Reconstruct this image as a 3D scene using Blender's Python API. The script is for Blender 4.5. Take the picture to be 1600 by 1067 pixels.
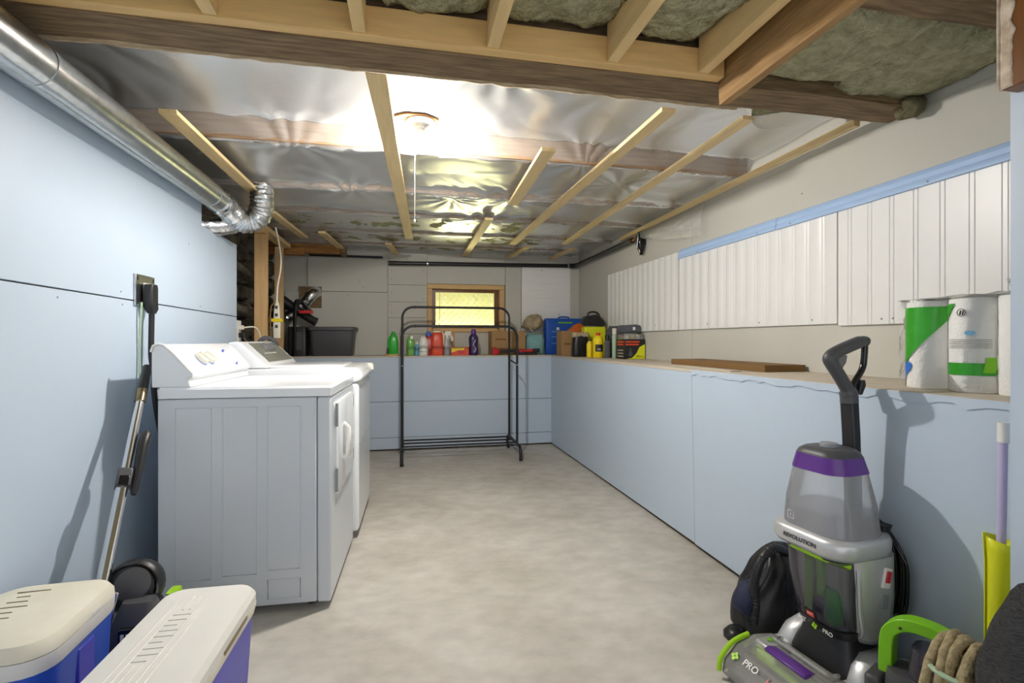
import bpy, math, random
from mathutils import Vector, Matrix, noise
random.seed(7)
for o in list(bpy.data.objects): bpy.data.objects.remove(o)
scene = bpy.context.scene
COL = scene.collection
PI = math.pi

# ------------------------------------------------------------------ camera
CAM_H = 1.10
YAW = math.atan(163 / 790)
cam_data = bpy.data.cameras.new('camera')
cam_data.sensor_width = 36.0
cam_data.lens = 36.0 * 790 / 1600
cam_data.shift_y = -0.001
cam_data.clip_start = 0.05
cam = bpy.data.objects.new('camera', cam_data)
COL.objects.link(cam)
cam.location = (0, 0, CAM_H)
cam.rotation_euler = (PI / 2, 0, -YAW)
scene.camera = cam

# ------------------------------------------------------------------ world, daylight, exposure
world = bpy.data.worlds.new('world')
scene.world = world
world.use_nodes = True
bg = world.node_tree.nodes['Background']
bg.inputs['Color'].default_value = (0.97, 0.98, 1.0, 1)
bg.inputs['Strength'].default_value = 0.95
sun = bpy.data.lights.new('sun', 'SUN')
sun.energy = 2.0
sun.angle = 0.02
sun.color = (1.0, 0.93, 0.75)
so = bpy.data.objects.new('sun', sun)
COL.objects.link(so)
so.location = (1, 9, 5)
so.rotation_euler = (math.radians(-38), 0, math.radians(8))
day = bpy.data.lights.new('daylight_from_garden', 'AREA')
day.shape = 'RECTANGLE'; day.size = 0.85; day.size_y = 0.5
day.energy = 26.0
day.color = (1.0, 0.97, 0.52)
do = bpy.data.objects.new('daylight_from_garden', day)
COL.objects.link(do)
do.location = (0.63, 5.86, 1.05)
do.rotation_euler = (math.radians(-128), 0, 0)
vs = scene.view_settings
vs.view_transform = 'Standard'; vs.look = 'None'; vs.gamma = 1.0
vs.use_curve_mapping = False
scene.cycles.diffuse_bounces = 8; scene.cycles.max_bounces = 14; scene.cycles.transparent_max_bounces = 16
vs.exposure = 0.6
BULB = 2350.0

# ------------------------------------------------------------------ materials
def lin(c):
    if isinstance(c, str):
        c = tuple(int(c[i:i + 2], 16) / 255 for i in (0, 2, 4))
    return tuple(((x + 0.055) / 1.055) ** 2.4 if x > 0.04045 else x / 12.92 for x in c)

MATS = {}
def mat(name, color, rough=0.5, metal=0.0, var=0.0, vscale=8.0, bump=0.0, bscale=60.0, spec=0.5,
        stretch=None, color2=None, bdist=0.01, alpha=1.0, trans=0.0, coat=0.0, emit=None, estr=0.0, sheen=0.0):
    m = bpy.data.materials.new(name); m.use_nodes = True
    nt = m.node_tree; b = nt.nodes['Principled BSDF']
    c = lin(color)
    b.inputs['Roughness'].default_value = rough
    b.inputs['Metallic'].default_value = metal
    b.inputs['Specular IOR Level'].default_value = spec
    b.inputs['Coat Weight'].default_value = coat
    b.inputs['Sheen Weight'].default_value = sheen
    b.inputs['Transmission Weight'].default_value = trans
    b.inputs['Alpha'].default_value = alpha
    b.inputs['Base Color'].default_value = (*c, 1)
    tc = nt.nodes.new('ShaderNodeTexCoord')
    mp = nt.nodes.new('ShaderNodeMapping')
    nt.links.new(tc.outputs['Object'], mp.inputs['Vector'])
    if stretch: mp.inputs['Scale'].default_value = stretch
    if var > 0 or color2:
        n = nt.nodes.new('ShaderNodeTexNoise'); n.inputs['Scale'].default_value = vscale
        n.inputs['Detail'].default_value = 6; n.inputs['Roughness'].default_value = 0.6
        nt.links.new(mp.outputs['Vector'], n.inputs['Vector'])
        r = nt.nodes.new('ShaderNodeValToRGB')
        r.color_ramp.elements[0].position = 0.32; r.color_ramp.elements[1].position = 0.68
        if color2:
            c2 = lin(color2)
        else:
            c2 = tuple(x * (1 - var) for x in c)
        r.color_ramp.elements[0].color = (*c2, 1); r.color_ramp.elements[1].color = (*c, 1)
        nt.links.new(n.outputs['Fac'], r.inputs['Fac'])
        nt.links.new(r.outputs['Color'], b.inputs['Base Color'])
    if bump > 0:
        n2 = nt.nodes.new('ShaderNodeTexNoise'); n2.inputs['Scale'].default_value = bscale
        n2.inputs['Detail'].default_value = 4
        nt.links.new(mp.outputs['Vector'], n2.inputs['Vector'])
        bp = nt.nodes.new('ShaderNodeBump'); bp.inputs['Strength'].default_value = bump
        bp.inputs['Distance'].default_value = bdist
        nt.links.new(n2.outputs['Fac'], bp.inputs['Height'])
        nt.links.new(bp.outputs['Normal'], b.inputs['Normal'])
    if emit:
        b.inputs['Emission Color'].default_value = (*lin(emit), 1)
        b.inputs['Emission Strength'].default_value = estr
    MATS[name] = m
    return m

def film(name, color, opac, rough=0.2, bump=0.0, bscale=20, ior=1.4, tint=None):
    """thin translucent sheet: part see-through, part milky and glossy"""
    m = bpy.data.materials.new(name); m.use_nodes = True
    nt = m.node_tree; b = nt.nodes['Principled BSDF']; out = nt.nodes['Material Output']
    b.inputs['Base Color'].default_value = (*lin(color), 1)
    b.inputs['Roughness'].default_value = rough
    b.inputs['Specular IOR Level'].default_value = 0.7
    t = nt.nodes.new('ShaderNodeBsdfTransparent'); mx = nt.nodes.new('ShaderNodeMixShader'); mx2 = nt.nodes.new('ShaderNodeMixShader')
    if tint: t.inputs[0].default_value = (*lin(tint), 1)
    gl = nt.nodes.new('ShaderNodeBsdfGlossy'); gl.inputs['Roughness'].default_value = rough
    fr = nt.nodes.new('ShaderNodeFresnel'); fr.inputs['IOR'].default_value = ior
    mx.inputs[0].default_value = opac
    nt.links.new(fr.outputs[0], mx2.inputs[0]); nt.links.new(t.outputs[0], mx2.inputs[1]); nt.links.new(gl.outputs[0], mx2.inputs[2])
    nt.links.new(mx2.outputs[0], mx.inputs[1]); nt.links.new(b.outputs[0], mx.inputs[2])
    nt.links.new(mx.outputs[0], out.inputs['Surface'])
    if bump > 0:
        tc = nt.nodes.new('ShaderNodeTexCoord')
        n2 = nt.nodes.new('ShaderNodeTexNoise'); n2.inputs['Scale'].default_value = bscale
        n2.inputs['Detail'].default_value = 3; n2.inputs['Distortion'].default_value = 0.95
        nt.links.new(tc.outputs['Object'], n2.inputs['Vector'])
        bp = nt.nodes.new('ShaderNodeBump'); bp.inputs['Strength'].default_value = bump
        bp.inputs['Distance'].default_value = 0.02
        nt.links.new(n2.outputs['Fac'], bp.inputs['Height'])
        nt.links.new(bp.outputs['Normal'], b.inputs['Normal'])
        nt.links.new(bp.outputs['Normal'], fr.inputs['Normal']); nt.links.new(bp.outputs['Normal'], gl.inputs['Normal'])
    MATS[name] = m
    return m

mat('blue_paint', 'bdccdc', 0.42, var=0.03, vscale=3, bump=0.04, bscale=40)
mat('blue_trim', 'aac6ea', 0.45)
mat('gypsum', 'c8c6bc', 0.85, var=0.04, vscale=2.5, bump=0.03)
mat('gypsum_edge', 'd8c79a', 0.8)
mat('bead_white', 'eeeeec', 0.35, var=0.02, vscale=4)
mat('ledge_board', 'c9bfae', 0.75, var=0.12, vscale=14, stretch=(1, 1, 1))
mat('pine', 'dfbf86', 0.6, var=0.18, vscale=5, bump=0.05, bscale=30, stretch=(8, 0.8, 8))
mat('pine_x', 'dcb678', 0.6, var=0.18, vscale=5, bump=0.05, bscale=30, stretch=(0.8, 8, 8))
mat('pine_z', 'd9b27c', 0.6, var=0.2, vscale=5, bump=0.05, bscale=30, stretch=(8, 8, 0.8))
mat('pine_pale', 'e3c894', 0.6, var=0.15, vscale=5, stretch=(10, 0.8, 10))
mat('old_wood', '8d7555', 0.85, color2='5a462f', vscale=9, bump=0.35, bscale=18, stretch=(0.7, 8, 8))
mat('old_wood_y', 'b08a56', 0.8, color2='8c6a3e', vscale=8, bump=0.3, bscale=18, stretch=(8, 0.7, 8))
mat('orange_wood', 'a8743c', 0.8, color2='7d5428', vscale=9, bump=0.2, bscale=20, stretch=(0.8, 8, 8))
mat('beam_arris', 'b7a387', 0.9, color2='83704f', vscale=22, bump=0.4, bscale=40, stretch=(0.6, 4, 4))
mat('joist_brown', 'a88a6c', 0.85, color2='8a6c50', vscale=8, stretch=(0.8, 8, 8))
mat('brown_stain', '7a4a17', 0.35, color2='5e3710', vscale=6, stretch=(8, 8, 0.8))
mat('plaster_raw', 'd9cdba', 0.9, color2='a58f78', vscale=30, bump=0.5, bscale=50)
mat('insulation', 'bab896', 0.95, color2='928f72', vscale=22, bump=1.0, bscale=38, bdist=0.04, spec=0.05)
mat('insulation_dark', '8b8568', 0.95, color2='5f5a44', vscale=12, bump=0.9, bscale=60, spec=0.05)
mat('rubble', '6a6152', 0.95, color2='453f36', vscale=12, bump=0.6, bscale=25)
mat('mortar', '4d463b', 0.95, color2='353029', vscale=15, bump=0.5)
mat('subfloor', '5c4930', 0.9, color2='43351f', vscale=4)
film('poly_film', 'e9e9e6', 0.25, rough=0.33, bump=0.10, bscale=7, ior=1.3)
film('clear_wrap', 'ffffff', 0.08, rough=0.14, bump=0.25, bscale=30, ior=1.22)
film('window_glass', 'ffffff', 0.02, rough=0.02)
film('smoky_plastic', '4d4858', 0.50, rough=0.1)
film('frosted_tank', 'd8d9de', 0.36, rough=0.25, ior=1.25)
film('clear_plastic', 'c9c9c4', 0.34, rough=0.08)
film('green_clear', '7fd05a', 0.65, rough=0.15)
mat('galvanized', 'c6cacc', 0.28, metal=1.0, var=0.22, vscale=30, bump=0.03, bscale=25)
mat('foil', 'd6d8d8', 0.2, metal=1.0, bump=0.5, bscale=45)
mat('chrome', 'dcdde0', 0.12, metal=1.0)
mat('chrome_dark', '8d7f66', 0.3, metal=1.0)
mat('white_enamel', 'e9ecef', 0.22, coat=0.3)
mat('dryer_white_shaded', 'd0d5da', 0.3, var=0.02, vscale=3)  # white cabinet painted greyer to carry the shade on its side
mat('white_plastic', 'ecebe6', 0.4)
mat('cream_plastic', 'e6e2d0', 0.45)
mat('blue_print', '5a6fc4', 0.4)
mat('panel_green_grey', '7b7c70', 0.3, var=0.1, vscale=6)
mat('grey_print', '8b8f94', 0.5)
mat('black_metal', '1c1c1f', 0.4)
mat('black_plastic', '202022', 0.4)
mat('black_gloss', '161618', 0.15)
mat('dark_grey_plastic', '4a4a4d', 0.45)
mat('mid_grey_plastic', '6c6b6c', 0.45)
mat('abs_pipe', '1f1e20', 0.35)
mat('rubber_black', '19191a', 0.6)
mat('fabric_black', '1a1a1b', 0.75, var=0.3, vscale=20, bump=0.3, bscale=80, sheen=0.2)
mat('nylon_black', '141415', 0.38, bump=0.25, bscale=25)
mat('fabric_charcoal', '4c4c4d', 0.95, color2='262628', vscale=90, bump=0.7, bscale=160, stretch=(1, 1, 5))
mat('fabric_grey', '5a5c63', 0.9, var=0.25, vscale=40, bump=0.4, bscale=90)
mat('navy', '1c2342', 0.7)
mat('cooler_blue', '2f58c4', 0.35, var=0.06, vscale=5)
mat('cooler_violet', '4a48c4', 0.38, var=0.1, vscale=6, stretch=(1, 1, 6))
mat('cooler_white', 'e4e2dc', 0.45, var=0.05, vscale=6)
mat('cooler_cream', 'e6e2d2', 0.5, color2='dad3bd', vscale=5)
mat('line_grey', 'a9a79f', 0.6)  # even grey for the lid lines and fine print
mat('red_plastic', 'c4262a', 0.35)
mat('orange_red', 'd9481f', 0.35)
mat('green_plastic', '2fae35', 0.3)
mat('lime', '9ed11c', 0.35)
mat('lime_deep', '7cc412', 0.35)
mat('yellow_lime', 'dfe21a', 0.4)
mat('yellow', 'f0d415', 0.4)
mat('purple', '5a2a86', 0.3)
mat('purple_dark', '3a2758', 0.3)
mat('lilac', 'c3b9dc', 0.4)
mat('teal_cloth', '86b3b3', 0.8, var=0.15, vscale=15)
mat('beige_cloth', 'b9a98a', 0.9, color2='8b7c60', vscale=25, bump=0.5, bscale=60)
mat('blue_case', '1c56b4', 0.4)
mat('light_blue', '6ea8cf', 0.4)
mat('cardboard', 'a98559', 0.85, var=0.08, vscale=10)
mat('cardboard_dark', '7f6038', 0.85, var=0.1, vscale=10)
mat('orange_pack', 'd9691e', 0.5)
mat('silver_paint', 'cdced0', 0.38, metal=0.5)
mat('grass', '7fae3a', 0.95, color2='5f8c28', vscale=5)
mat('backdrop_cream', 'eeeecf', 0.9)  # cream of the boards added beyond the lattice
mat('tissue', 'f2f2ee', 0.9, var=0.02, vscale=40, bump=0.3, bscale=120)
mat('wrap_green', '3dae2c', 0.3, color2='2c9420', vscale=9)
mat('wrap_blue', '2b6fd0', 0.3)
mat('rope', 'b8a984', 0.95, color2='8f8160', vscale=60, bump=0.8, bscale=90)
mat('string_white', 'efe9dc', 0.8)
mat('sage', 'a8c2a4', 0.4)
mat('lattice', 'dedec4', 0.8)
def translucent_lattice():
    m = MATS['lattice']; nt = m.node_tree; out = nt.nodes['Material Output']
    t = nt.nodes.new('ShaderNodeBsdfTranslucent'); t.inputs[0].default_value = (*lin('e2e2c4'), 1)
    mx = nt.nodes.new('ShaderNodeMixShader'); mx.inputs[0].default_value = 0.6
    nt.links.new(nt.nodes['Principled BSDF'].outputs[0], mx.inputs[1]); nt.links.new(t.outputs[0], mx.inputs[2])
    nt.links.new(mx.outputs[0], out.inputs['Surface'])
translucent_lattice()
mat('bulb_glow', 'ffffff', 0.3, emit='fff9f2', estr=BULB)
def concrete():
    m = mat('concrete', 'bdb6ab', 0.75)
    nt = m.node_tree; b = nt.nodes['Principled BSDF']
    tc = nt.nodes.new('ShaderNodeTexCoord')
    n1 = nt.nodes.new('ShaderNodeTexNoise'); n1.inputs['Scale'].default_value = 1.6; n1.inputs['Detail'].default_value = 9
    n1.inputs['Roughness'].default_value = 0.65
    mp = nt.nodes.new('ShaderNodeMapping'); mp.inputs['Scale'].default_value = (1.0, 1.5, 1)
    mp.inputs['Rotation'].default_value = (0, 0, 0.35)
    n2 = nt.nodes.new('ShaderNodeTexNoise'); n2.inputs['Scale'].default_value = 9; n2.inputs['Detail'].default_value = 8
    nt.links.new(tc.outputs['Object'], n1.inputs['Vector'])
    nt.links.new(tc.outputs['Object'], mp.inputs['Vector']); nt.links.new(mp.outputs[0], n2.inputs['Vector'])
    r1 = nt.nodes.new('ShaderNodeValToRGB')
    e = r1.color_ramp.elements
    e[0].position = 0.3; e[0].color = (*lin('aca69b'), 1); e[1].position = 0.7; e[1].color = (*lin('ccc8c0'), 1)
    x = e.new(0.5); x.color = (*lin('bfbab1'), 1)
    r2 = nt.nodes.new('ShaderNodeValToRGB')
    r2.color_ramp.elements[0].position = 0.35; r2.color_ramp.elements[0].color = (0.88, 0.88, 0.88, 1)
    r2.color_ramp.elements[1].position = 0.65; r2.color_ramp.elements[1].color = (1.03, 1.03, 1.03, 1)
    mx = nt.nodes.new('ShaderNodeMix'); mx.data_type = 'RGBA'; mx.blend_type = 'MULTIPLY'; mx.inputs[0].default_value = 1
    nt.links.new(n1.outputs[0], r1.inputs[0]); nt.links.new(n2.outputs[0], r2.inputs[0])
    nt.links.new(r1.outputs[0], mx.inputs[6]); nt.links.new(r2.outputs[0], mx.inputs[7])
    nt.links.new(mx.outputs[2], b.inputs['Base Color'])
    bp = nt.nodes.new('ShaderNodeBump'); bp.inputs['Strength'].default_value = 0.2; bp.inputs['Distance'].default_value = 0.01
    nt.links.new(n2.outputs[0], bp.inputs['Height']); nt.links.new(bp.outputs[0], b.inputs['Normal'])
concrete()

# ------------------------------------------------------------------ mesh helpers
def rrect(w, d, r, n=5):
    """rounded rectangle ring, w along x, d along y"""
    r = min(r, w / 2 - 1e-4, d / 2 - 1e-4)
    out = []
    for cx, cy, a0 in ((w / 2 - r, d / 2 - r, 0), (-w / 2 + r, d / 2 - r, PI / 2), (-w / 2 + r, -d / 2 + r, PI), (w / 2 - r, -d / 2 + r, 1.5 * PI)):
        for i in range(n + 1):
            a = a0 + PI / 2 * i / n
            out.append((cx + r * math.cos(a), cy + r * math.sin(a)))
    return out

class MB:
    def __init__(self): self.v = []; self.f = []
    def add(self, vs, fs):
        o = len(self.v); self.v += [Vector(p) for p in vs]
        self.f += [tuple(i + o for i in q) for q in fs]; return self
    def box(self, x0, x1, y0, y1, z0, z1):
        return self.add([(x0, y0, z0), (x1, y0, z0), (x1, y1, z0), (x0, y1, z0), (x0, y0, z1), (x1, y0, z1), (x1, y1, z1), (x0, y1, z1)],
                        [(0, 3, 2, 1), (4, 5, 6, 7), (0, 1, 5, 4), (1, 2, 6, 5), (2, 3, 7, 6), (3, 0, 4, 7)])
    def bar(self, a, b, w, h, up=(0, 0, 1)):
        """rectangular bar from a to b, w sideways and h along up"""
        a, b = Vector(a), Vector(b); d = (b - a).normalized()
        s = d.cross(Vector(up)).normalized(); u = s.cross(d)
        vs = []
        for p in (a, b):
            for i, j in ((-1, -1), (1, -1), (1, 1), (-1, 1)):
                vs.append(p + s * (i * w / 2) + u * (j * h / 2))
        return self.add(vs, [(0, 1, 2, 3), (4, 7, 6, 5), (0, 4, 5, 1), (1, 5, 6, 2), (2, 6, 7, 3), (3, 7, 4, 0)])
    def loft(self, rings, cap0=True, cap1=True, close=True):
        n = len(rings[0]); vs = [p for r in rings for p in r]; fs = []
        for k in range(len(rings) - 1):
            for i in range(n if close else n - 1):
                j = (i + 1) % n
                fs.append((k * n + i, k * n + j, (k + 1) * n + j, (k + 1) * n + i))
        if cap0: fs.append(tuple(reversed(range(n))))
        if cap1: fs.append(tuple((len(rings) - 1) * n + i for i in range(n)))
        return self.add(vs, fs)
    def tube(self, pts, r, n=10, closed=False, caps=True):
        pts = [Vector(p) for p in pts]; m = len(pts)
        rs = r if isinstance(r, (list, tuple)) else [r] * m
        tang = []
        for i in range(m):
            if closed: d = pts[(i + 1) % m] - pts[i - 1]
            else: d = pts[min(i + 1, m - 1)] - pts[max(i - 1, 0)]
            tang.append(d.normalized() if d.length > 1e-9 else Vector((0, 0, 1)))
        ref = Vector((0, 0, 1)) if abs(tang[0].z) < 0.9 else Vector((1, 0, 0))
        nrm = (ref - tang[0] * ref.dot(tang[0])).normalized()
        rings = []
        for i in range(m):
            t = tang[i]; nrm = (nrm - t * nrm.dot(t)).normalized(); bn = t.cross(nrm)
            rings.append([pts[i] + (nrm * math.cos(2 * PI * k / n) + bn * math.sin(2 * PI * k / n)) * rs[i] for k in range(n)])
        if closed:
            rings.append(rings[0]); return self.loft(rings, False, False)
        return self.loft(rings, caps, caps)
    def lathe(self, prof, c=(0, 0, 0), n=20, sx=1.0, sy=1.0):
        rings = [[(c[0] + max(r, 1e-4) * sx * math.cos(2 * PI * k / n), c[1] + max(r, 1e-4) * sy * math.sin(2 * PI * k / n), c[2] + z) for k in range(n)] for r, z in prof]
        return self.loft(rings)
    def prism(self, poly, axis, a, b):
        """polygon extruded along an axis; poly in the two other axes, in order x<y<z"""
        def P(p, t):
            return {'x': (t, p[0], p[1]), 'y': (p[0], t, p[1]), 'z': (p[0], p[1], t)}[axis]
        return self.loft([[P(p, a) for p in poly], [P(p, b) for p in poly]])
    def grid(self, fn, nu, nv):
        vs = [fn(i / nu, j / nv) for j in range(nv + 1) for i in range(nu + 1)]
        fs = [(j * (nu + 1) + i, j * (nu + 1) + i + 1, (j + 1) * (nu + 1) + i + 1, (j + 1) * (nu + 1) + i) for j in range(nv) for i in range(nu)]
        return self.add(vs, fs)
    def rings(self, secs, n=5):
        """secs: (z, cx, cy, w, d, r)"""
        return self.loft([[(s[1] + x, s[2] + y, s[0]) for x, y in rrect(s[3], s[4], s[5], n)] for s in secs])
    def xform(self, M):
        self.v = [M @ p for p in self.v]; return self
    def lump(self, amp, scale, seed=0.0):
        """push every vertex about with noise"""
        off = Vector((seed, seed * 1.7, -seed))
        self.v = [p + noise.noise_vector((p + off) * scale) * amp for p in self.v]; return self
    def build(self, name, m, parent=None, bevel=0.0, seg=2, smooth=35, solid=0.0, world=False, subdiv=0):
        me = bpy.data.meshes.new(name)
        vs = self.v
        if world and parent is not None:
            Mi = parent.matrix_basis.inverted(); vs = [Mi @ p for p in vs]
        me.from_pydata([tuple(p) for p in vs], [], self.f)
        me.validate(); me.update()
        import bmesh
        bm = bmesh.new(); bm.from_mesh(me); bmesh.ops.recalc_face_normals(bm, faces=bm.faces); bm.to_mesh(me); bm.free()
        if isinstance(m, str): m = MATS[m]
        me.materials.append(m)
        if smooth:
            me.shade_smooth(); me.set_sharp_from_angle(angle=math.radians(smooth))
        o = bpy.data.objects.new(name, me); COL.objects.link(o)
        if parent is not None: o.parent = parent
        if solid: 
            s = o.modifiers.new('thickness', 'SOLIDIFY'); s.thickness = solid
        if bevel:
            b = o.modifiers.new('bevel', 'BEVEL'); b.width = bevel; b.segments = seg
            b.limit_method = 'ANGLE'; b.angle_limit = math.radians(40)
        if subdiv:
            s = o.modifiers.new('sub', 'SUBSURF'); s.levels = subdiv; s.render_levels = subdiv
        return o

def tag(o, label=None, cat=None, group=None, kind=None):
    if label: o['label'] = label
    if cat: o['category'] = cat
    if group: o['group'] = group
    if kind: o['kind'] = kind
    return o
def thing(name, label, cat, loc=(0, 0, 0), rz=0.0, group=None, kind=None):
    o = bpy.data.objects.new(name, None); COL.objects.link(o)
    o.empty_display_size = 0.1
    o.location = loc; o.rotation_euler = (0, 0, rz)
    o.matrix_basis = Matrix.Translation(loc) @ Matrix.Rotation(rz, 4, 'Z')
    return tag(o, label, cat, group, kind)
def struct(name, mb, m, label, cat, **k):
    return tag(mb.build(name, m, **k), label, cat, None, 'structure')
def B(*a): return MB().box(*a)
def text(name, s, size, m, parent, M, depth=0.0006):
    cu = bpy.data.curves.new(name, 'FONT'); cu.body = s; cu.size = size; cu.extrude = depth
    cu.align_x = 'CENTER'; cu.align_y = 'CENTER'
    t = bpy.data.objects.new(name + '_tmp', cu); COL.objects.link(t)
    dg = bpy.context.evaluated_depsgraph_get(); dg.update()
    me = bpy.data.meshes.new_from_object(t.evaluated_get(dg))
    bpy.data.objects.remove(t); bpy.data.curves.remove(cu)
    me.name = name; me.materials.clear(); me.materials.append(MATS[m])
    me.transform(M)
    o = bpy.data.objects.new(name, me); COL.objects.link(o); o.parent = parent
    return o
def frame(origin, xdir, updir):
    """matrix placing flat lettering: x along xdir, y along updir"""
    x = Vector(xdir).normalized(); y = Vector(updir); y = (y - x * y.dot(x)).normalized(); z = x.cross(y)
    M = Matrix((x, y, z)).transposed().to_4x4(); M.translation = Vector(origin); return M
def arc(c, r, a0, a1, n, plane='xz'):
    out = []
    for i in range(n + 1):
        a = a0 + (a1 - a0) * i / n
        p = [c[0], c[1], c[2]]
        p['xyz'.index(plane[0])] += r * math.cos(a); p['xyz'.index(plane[1])] += r * math.sin(a)
        out.append(tuple(p))
    return out
def smooth_path(pts, k=6):
    """catmull-rom through points"""
    P = [Vector(p) for p in pts]; out = []
    for i in range(len(P) - 1):
        p0, p1, p2, p3 = P[max(i - 1, 0)], P[i], P[i + 1], P[min(i + 2, len(P) - 1)]
        for j in range(k):
            t = j / k
            out.append(0.5 * ((2 * p1) + (p2 - p0) * t + (2 * p0 - 5 * p1 + 4 * p2 - p3) * t * t + (3 * p1 - p0 - 3 * p2 + p3) * t ** 3))
    out.append(P[-1]); return out
# ================================================================== STRUCTURE
WL, WR, WB = -1.11, 1.95, 5.59          # left wall, right upper wall, back upper wall
KX, KY, KZ = 1.50, 5.20, 0.945          # knee walls and their ledge height
CEIL = 2.0

# ---- floor
def ffn(u, v):
    x = -1.7 + 4.2 * u; y = -1.2 + 7.2 * v
    return (x, y, 0.004 * noise.noise(Vector((x * 1.3, y * 1.3, 0))) - 0.004)
fl = MB().grid(ffn, 60, 90)
struct('floor', fl, 'concrete', 'bare grey concrete basement floor', 'floor')
struct('floor_slab', B(-1.7, 2.5, -1.2, 6.0, -0.15, -0.02), 'concrete', 'concrete slab under the basement floor', 'floor')

# ---- left wall: two painted sheets one above the other, cut short before the stud bay
wl = struct('wall_left', B(-1.17, WL - 0.014, -1.2, 3.05, 0.0, 1.95).box(-1.17, WL - 0.014, 3.05, 3.60, 0.0, 1.72), 'subfloor', 'pale blue painted panel wall behind the dryer', 'wall')
MB().prism([(-1.2, 0.012), (3.652, 0.012), (3.652, 1.2555), (-1.2, 1.285)], 'x', WL - 0.0135, WL).build('panel', 'blue_paint', wl, bevel=0.002)
MB().prism([(-1.2, 1.2895), (3.652, 1.2600), (3.652, 1.735), (3.07, 1.735), (3.07, 1.965), (-1.2, 1.965)], 'x', WL - 0.0135, WL).build('panel', 'blue_paint', wl, bevel=0.002)
B(-1.165, WL - 0.0136, 3.612, 3.650, 0.0, 1.735).build('edge_stud', 'gypsum_edge', wl)
for y, z in ((2.27, 1.293), (2.28, 1.243), (3.05, 1.285), (3.5, 1.65), (1.9, 1.24), (2.9, 1.60)):
    MB().lathe([(0.004, 0), (0.004, 0.0015), (0.002, 0.0018)], n=8).xform(Matrix.Translation((WL - 0.0005, y, z)) @ Matrix.Rotation(PI / 2, 4, 'Y')).build('screw', 'grey_print', wl)

# ---- rubble foundation behind the open stud bay
wf = struct('wall_foundation', B(-1.62, -1.44, -1.2, 6.0, 0.0, 2.2), 'mortar', 'dark rubble stone foundation wall behind the studs', 'wall')
rnd = random.Random(3)
yy = 3.45
stone_meshes = []
while yy < 5.6:
    zz = 0.75 + rnd.uniform(0, 0.08)
    w = rnd.uniform(0.17, 0.28)
    while zz < 2.15:
        h = rnd.uniform(0.10, 0.18)
        s = MB()
        s.rings([(-h * .5, 0, 0, .10, w * .8, .02), (-h * .36, 0, 0, .15, w * .97, .04), (h * .36, 0, 0, .15, w * .95, .04), (h * .5, 0, 0, .10, w * .75, .02)], n=2)
        s.lump(0.025, 9, rnd.uniform(0, 50)); s.xform(Matrix.Translation((-1.43, yy + w / 2, zz + h / 2)))
        s.build('stone', 'rubble', wf, smooth=60)
        zz += h + 0.015
    yy += w + 0.015

# ---- back upper wall
wb = struct('wall_back', B(-1.62, 0.19, WB + 0.02, 5.72, 0.0, 2.25).box(1.08, 2.3, WB + 0.02, 5.72, 0.0, 2.25).box(0.19, 1.08, WB + 0.02, 5.72, 1.73, 2.25).box(0.19, 1.08, WB + 0.02, 5.72, 0.0, 1.20),
            'gypsum', 'grey unpainted board wall around the basement window', 'wall')
def sheet(x0, x1, z0, z1, y=WB, th=0.02, m='gypsum', par=None):
    return B(x0, x1, y, y + th, z0, z1).build('board', m, par, bevel=0.002)
sheet(-1.02, -0.215, 1.617, 1.975, WB - 0.012, 0.03, par=wb)
sheet(-1.24, -0.215, 0.945, 1.613, WB - 0.012, 0.03, par=wb)
for z0, z1 in ((0.945, 1.17), (1.173, 1.345), (1.348, 1.515), (1.518, 1.70), (1.703, 1.90), (1.903, 2.05)):
    sheet(-0.205, 0.205, z0, z1, par=wb)
sheet(0.209, 1.075, 1.722, 2.02, par=wb)
sheet(0.209, 0.945, 0.945, 1.185, WB, 0.02, par=wb)
sheet(0.95, 1.26, 0.945, 1.185, par=wb)
sheet(1.079, 1.26, 1.188, 2.02, par=wb)
sheet(1.838, WR, 0.945, 2.02, par=wb)
def groove_panel(length, height, pitch, depth=0.004, gw=0.006, double=True, th=0.012):
    """beaded sheet in its own plane: profile along +x (length), extruded along z, face toward -y"""
    prof = [(0, 0)]
    x = pitch * 0.5
    while x < length - pitch * 0.3:
        for k in ((0, 0.018) if double else (0,)):
            prof += [(x + k, 0), (x + k + gw * .3, depth), (x + k + gw * .7, depth), (x + k + gw, 0)]
        x += pitch
    prof += [(length, 0)]
    n = len(prof)
    m = MB()
    vs = [(p[0], p[1], 0) for p in prof] + [(p[0], p[1], height) for p in prof]
    fs = [(i, i + 1, n + i + 1, n + i) for i in range(n - 1)]
    m.add(vs, fs)
    m.add([(0, 0, 0), (length, 0, 0), (length, th, 0), (0, th, 0), (0, 0, height), (length, 0, height), (length, th, height), (0, th, height)],
          [(0, 1, 2, 3), (4, 7, 6, 5), (0, 3, 7, 4), (1, 5, 6, 2), (3, 2, 6, 7)])
    return m
# white beaded sheet, grooves lying flat, right of the window
gp = groove_panel(0.90, 0.572, 0.085, 0.003, 0.006, False)
gp.xform(Matrix.Translation((1.264, WB - 0.012, 1.96)) @ Matrix.Rotation(PI / 2, 4, 'Y'))
gp.build('bead_board', 'bead_white', wb)
for x, z in ((-.17, 1.86), (-.17, 1.76), (-.17, 1.62), (-.17, 1.48), (-.17, 1.40), (.17, 1.86), (.17, 1.55), (-.5, 1.72), (-.46, 1.66), (-.62, 1.58), (1.5, 1.9), (1.7, 1.4), (1.88, 1.7)):
    MB().lathe([(0.006, 0), (0.006, 0.002), (0.003, 0.003)], n=8).xform(Matrix.Translation((x, WB - 0.0125 if x < -.2 or 1.26 < x < 1.83 else WB - 0.0005, z)) @ Matrix.Rotation(PI / 2, 4, 'X')).build('screw', 'grey_print', wb)

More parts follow.
